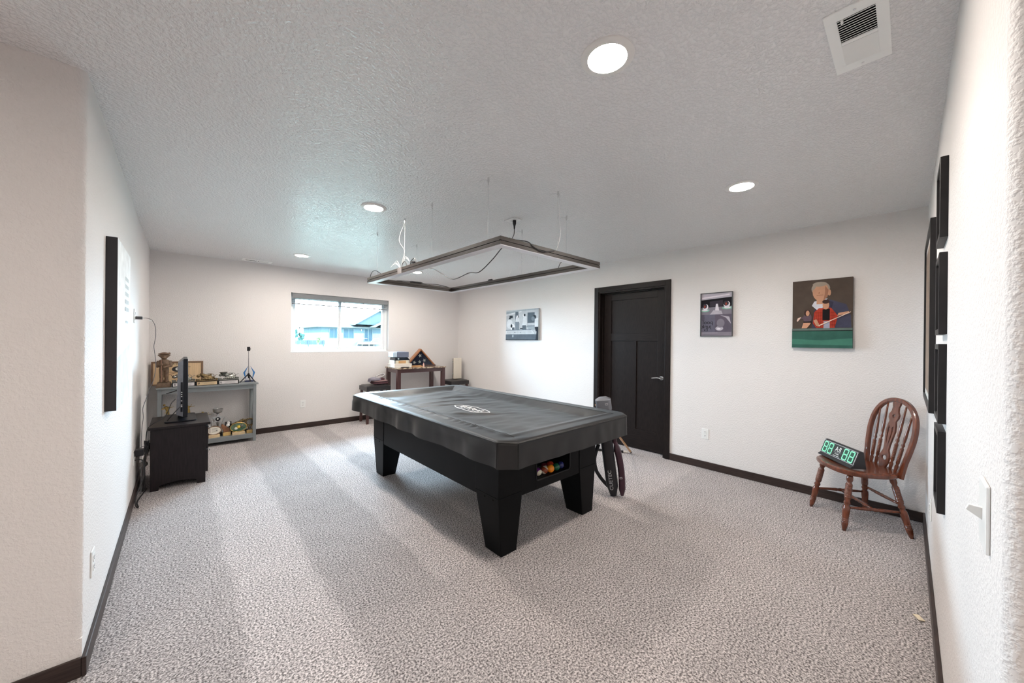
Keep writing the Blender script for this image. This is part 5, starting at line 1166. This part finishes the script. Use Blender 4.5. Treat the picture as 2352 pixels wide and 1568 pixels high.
# stack of boxes
def bx(name, label, cat, x, y, z, w, d_, h, m, rz=0.0, bev=0.002):
    o = MB().box(-w/2, w/2, -d_/2, d_/2, 0, h).build(name, m, bevel=bev); o.location = (x, y, z); o.rotation_euler = (0, 0, rz)
    return tag(o, label, cat)
RZB = math.radians(-2)
t = thing('storage_box', 'low white cardboard box at the bottom of the stack on the corner table', 'box', (3.085, 5.925, ZT2), RZB)
CREAM = mat('cream_card', (0.74, 0.66, 0.58), 0.6, var=0.03)
MB().box(-0.155, 0.150, -0.15, 0.15, 0, 0.062).build('box_body', mat('white_card', (0.80, 0.76, 0.70), 0.6, var=0.02), t, bevel=0.002)
MB().box(-0.157, 0.152, -0.152, 0.152, 0.040, 0.066).build('lid', CREAM, t, bevel=0.002)
t = thing('storage_box', 'cream and tan box with metal corners, second from the bottom of the stack', 'box', (3.075, 5.93, ZT2+0.066), RZB)
MB().box(-0.130, 0.135, -0.12, 0.12, 0, 0.054).build('box_body', mat('cream_side', (0.66, 0.62, 0.50), 0.5), t, bevel=0.002)
MB().box(-0.060, 0.070, -0.1215, -0.119, 0.006, 0.050).build('label_panel', mat('tan_panel', (0.50, 0.29, 0.13), 0.5), t)
for x in (-0.130, 0.120): MB().box(x-0.001, x+0.016, -0.1225, -0.110, 0.0, 0.054).build('metal_corner', SILVER, t)
t = thing('accessory_case', 'glossy black accessory case in the middle of the stacked boxes', 'case', (3.075, 5.93, ZT2+0.12), RZB)
b = MB(); b.hexa([(-0.125, -0.115, 0), (0.150, -0.115, 0), (0.150, 0.115, 0), (-0.125, 0.115, 0)], [(-0.115, -0.105, 0.052), (0.110, -0.105, 0.052), (0.110, 0.105, 0.052), (-0.115, 0.105, 0.052)])
b.build('shell', mat('glossy_black_blue', (0.010, 0.014, 0.022), 0.12), t, bevel=0.008)
MB().cyl((-0.060, -0.116, 0.028), (-0.060, -0.108, 0.028), 0.013, 16).build('latch', mat('pale_blue_latch', (0.45, 0.55, 0.62), 0.3), t)
t = thing('storage_box', 'slate blue box with pale end topping the stack of boxes', 'box', (3.070, 5.93, ZT2+0.172), RZB)
MB().box(-0.075, 0.130, -0.11, 0.11, 0, 0.092).build('sleeve', mat('slate_blue_card', (0.12, 0.14, 0.20), 0.55), t, bevel=0.002)
MB().box(-0.145, -0.075, -0.105, 0.105, 0.004, 0.090).build('pale_end', mat('pale_blue_card', (0.42, 0.52, 0.62), 0.5), t, bevel=0.006)
# flag display case
FW = mat('orange_brown_case_wood', (0.30, 0.115, 0.045), 0.35, var=0.2, stretch=(3, 12, 12)); NAVY = mat('navy_flag_cloth', (0.022, 0.026, 0.060), 0.8, bump=0.3, bscale=200)
fc = thing('flag_case', 'triangular wooden display case holding a folded starred flag', 'display case', (3.530, 6.04, ZT2), math.radians(-6))
hw, ht = 0.275, 0.295; wd = 0.020
def tri(s_, z0): return [(-hw*s_, z0), (hw*s_, z0), (0, z0+ht*s_)]
Lq = Vector((hw, ht)).normalized(); nx_, nz_ = Lq.y, Lq.x
for s in (-1, 1):
    MB().prism([(s*hw, 0.018), (0, 0.018+ht), (0, 0.018+ht-wd*1.5), (s*(hw-wd*1.6), 0.018)], -0.055, 0.055, 'y').build('side_board', FW, fc, bevel=0.002)
MB().box(-hw-0.01, hw+0.01, -0.062, 0.06, 0, 0.018).build('base_board', mat('dark_case_base', (0.05, 0.02, 0.02), 0.3), fc, bevel=0.003)
MB().prism(tri(0.90, 0.018), 0.0, 0.045, 'y').build('folded_flag', NAVY, fc, bevel=0.004)
def star_poly(cx, cz, r, rot):
    return [(cx+(r if k % 2 == 0 else r*0.40)*math.cos(rot+math.pi/2+k*math.pi/5), cz+(r if k % 2 == 0 else r*0.40)*math.sin(rot+math.pi/2+k*math.pi/5)) for k in range(10)]
for cx, cz, ro in ((0.0, 0.185, 0.3), (-0.105, 0.062, -0.3), (-0.005, 0.072, 0.2), (0.085, 0.095, 0.5)):
    MB().prism(star_poly(cx, cz, 0.038, ro), -0.0015, 0.0, 'y').build('star', mat('white_star', (0.78, 0.76, 0.70), 0.7), fc)
b = MB(); b.prism([(-hw*0.93, 0.019), (hw*0.93, 0.019), (0, 0.019+ht*0.93)], -0.046, -0.044, 'y'); b.build('glass_front', gl, fc)
# desk bits
t = thing('pen', 'black pen lying in front of the box stack on the corner table', 'pen', (3.10, 5.735, ZT2+0.006), 0.05)
MB().rod((-0.09, 0, 0), (0.075, 0, 0), [(0.003, 0), (0.0065, 0.08), (0.0075, 0.5), (0.0065, 0.9), (0.002, 1)], 10).build('barrel', BLACK, t, smooth=True)
MB().box(-0.06, -0.02, -0.0015, 0.0015, 0.006, 0.009).build('clip', BLACK, t)
for k, (y, lab) in enumerate(((5.80, 'tan wooden strip at the front of the marbled corner table'), (5.86, 'tan wooden strip with dark edge behind the front strip on the corner table'))):
    o = MB().box(-0.13, 0.13, -0.012, 0.012, 0, 0.012+0.010*k).build('wooden_strip', mat('tan_strip_wood', (0.48, 0.27, 0.12), 0.45, var=0.2), bevel=0.002); o.location = (3.33, y, ZT2); o.rotation_euler = (0, 0, 0.06); tag(o, lab, 'wood strip', 'wooden strips on the corner table')
t = thing('chalk_bottle', 'small pink bottle standing at the end of the wooden strips', 'bottle', (3.475, 5.80, ZT2))
MB().lathe([(0.013, 0), (0.013, 0.045), (0.010, 0.050)], 14).build('body', mat('pale_pink_plastic', (0.72, 0.48, 0.42), 0.4), t); MB().lathe([(0.008, 0.05), (0.007, 0.068)], 12).build('cap', mat('pink_cap', (0.5, 0.2, 0.2), 0.4), t)
t = thing('dark_marker', 'dark upright marker pen beside the pink bottle', 'marker', (3.485, 5.835, ZT2))
MB().lathe([(0.008, 0), (0.008, 0.05)], 12).build('barrel', mat('maroon_plastic', (0.10, 0.03, 0.04), 0.4), t); MB().lathe([(0.0065, 0.05), (0.006, 0.105)], 12).build('cap', mat('navy_plastic', (0.02, 0.025, 0.06), 0.4), t)
# ------------------------------------------------------------------ stools
LEA = mat('black_leatherette', (0.022, 0.020, 0.021), 0.38, var=0.2, bump=0.12, bscale=250)
def stool(label, x, y, rz, w=0.42, d_=0.33, zt=0.615):
    t = thing('padded_stool', label, 'stool', (x, y, 0), rz, 'padded stools by the corner table')
    nx2, ny2 = 15, 13
    b = MB()
    def topz(u, v):
        ex_ = min(u, 1-u, v, 1-v); e_ = min(1, ex_/0.12)
        return zt-0.016+0.016*math.sqrt(max(0, e_*(2-e_)))-0.010*math.exp(-((u-0.5)**2+(v-0.5)**2)/0.08)
    b.grid(nx2, ny2, lambda u, v: (-w/2+w*u, -d_/2+d_*v, topz(u, v)))
    b.box(-w/2, w/2, -d_/2, d_/2, zt-0.085, zt-0.0155)
    b.build('cushion', LEA, t, smooth=True, bevel=0.0)
    for sx in (-1, 1):
        for sy in (-1, 1):
            MB().hexa([(sx*(w/2-0.004)-0.018*sx-0.018, sy*(d_/2-0.022)-0.018, 0), (sx*(w/2-0.004)-0.018*sx+0.018, sy*(d_/2-0.022)-0.018, 0), (sx*(w/2-0.004)-0.018*sx+0.018, sy*(d_/2-0.022)+0.018, 0), (sx*(w/2-0.004)-0.018*sx-0.018, sy*(d_/2-0.022)+0.018, 0)],
                      [(sx*(w/2-0.03)-0.02, sy*(d_/2-0.03)-0.02, zt-0.085), (sx*(w/2-0.03)+0.02, sy*(d_/2-0.03)-0.02, zt-0.085), (sx*(w/2-0.03)+0.02, sy*(d_/2-0.03)+0.02, zt-0.085), (sx*(w/2-0.03)-0.02, sy*(d_/2-0.03)+0.02, zt-0.085)]).build('leg', CHER, t, bevel=0.002)
    for sy in (-1, 1): MB().box(-w/2+0.04, w/2-0.04, sy*(d_/2-0.03)-0.01, sy*(d_/2-0.03)+0.01, 0.20, 0.235).build('stretcher', CHER, t)
    for sx in (-1, 1): MB().box(sx*(w/2-0.025)-0.01, sx*(w/2-0.025)+0.01, -d_/2+0.04, d_/2-0.04, 0.15, 0.185).build('stretcher', CHER, t)
    return t
stool('black padded stool under the window holding folded clothes', 2.700, 6.030, 0.0, 0.40, 0.33, 0.620)
stool('black padded stool in the far corner holding an upright white box', 4.245, 5.955, 0.0, 0.40, 0.36, 0.612)
# clothes on the stool
MAR = mat('maroon_fabric', (0.085, 0.030, 0.040), 0.8, var=0.2, bump=0.5, bscale=180); PINKG = mat('dusty_pink_fabric', (0.30, 0.19, 0.19), 0.8, bump=0.4); GREYF = mat('grey_lilac_fabric', (0.22, 0.20, 0.24), 0.7, bump=0.4)
cl = thing('folded_clothes', 'folded maroon and grey clothes piled on the stool under the window', 'clothes', (2.735, 6.02, 0.622))
def pillow(mb, cx, cy, z0, w, d_, h, seed):
    def fn(u, v):
        th = 2*math.pi*u; ph = math.pi*(v-0.5)
        e_ = 0.5
        cs = lambda q: math.copysign(abs(math.cos(q))**e_, math.cos(q)); sn = lambda q: math.copysign(abs(math.sin(q))**e_, math.sin(q))
        x, y, z = w/2*cs(ph)*cs(th), d_/2*cs(ph)*sn(th), h/2*math.copysign(abs(math.sin(ph))**0.8, math.sin(ph))
        k = 0.014*noise.noise(Vector((x*14+seed, y*14, z*20)))
        return (cx+x*(1+k*3), cy+y*(1+k*3), z0+h/2+z+k*0.8*(1 if z > 0 else 0.1))
    mb.grid(36, 16, fn)
b = MB(); pillow(b, 0.03, 0, 0.0, 0.26, 0.22, 0.045, 1); b.build('lower_fold', MAR, cl, smooth='all')
b = MB(); pillow(b, 0.025, 0.005, 0.040, 0.265, 0.21, 0.035, 5); b.build('middle_fold', PINKG, cl, smooth='all')
b = MB(); pillow(b, 0.0, 0.0, 0.070, 0.22, 0.18, 0.035, 9); b.build('upper_fold', MAR, cl, smooth='all')
b = MB(); pillow(b, -0.05, -0.01, 0.060, 0.18, 0.18, 0.055, 13); b.build('grey_bundle', GREYF, cl, smooth='all')
b = MB(); b.tube(spline([(-0.06, -0.07, 0.11), (0.0, -0.08, 0.115), (0.07, -0.06, 0.135), (0.115, -0.02, 0.155), (0.105, 0.03, 0.165), (0.04, 0.03, 0.15), (-0.03, 0.0, 0.125)], 6), 0.009, 8); b.build('strap_loop', mat('pale_strap', (0.40, 0.37, 0.38), 0.6), cl, smooth='all')
b = MB()
for k in range(9): b.tube(spline([(-0.10, -0.06+0.012*k, 0.09), (-0.135, -0.065+0.012*k, 0.075+0.01*math.sin(k)), (-0.145, -0.06+0.012*k, 0.05)], 4), 0.006, 6)
b.build('fringe', GREYF, cl, smooth='all')
# white upright box on the corner stool
wb = thing('upright_box', 'tall narrow white box standing on the stool in the far corner', 'box', (4.335, 5.99, 0.613), 0.0)
MB().box(-0.088, 0.088, 0.0, 0.045, 0, 0.41).build('front_panel', mat('warm_white_panel', (0.76, 0.70, 0.60), 0.5, var=0.02), wb, bevel=0.012, seg=3)
MB().box(-0.080, 0.105, 0.045, 0.075, 0, 0.405).build('dark_back', mat('khaki_back', (0.12, 0.10, 0.075), 0.6), wb, bevel=0.008)
for z in (0.10, 0.345):
    b = MB(); b.tube(spline([(-0.088, 0.03, z), (-0.115, 0.02, z+0.012), (-0.122, 0.02, z), (-0.108, 0.02, z-0.02)], 4), 0.006, 8); b.build('clasp', SILVER, wb, smooth='all')
MB().cyl((-0.102, 0.03, 0.0), (-0.102, 0.03, 0.36), 0.0035, 8).build('side_rod', mat('dark_rod', (0.12, 0.10, 0.09), 0.4), wb)
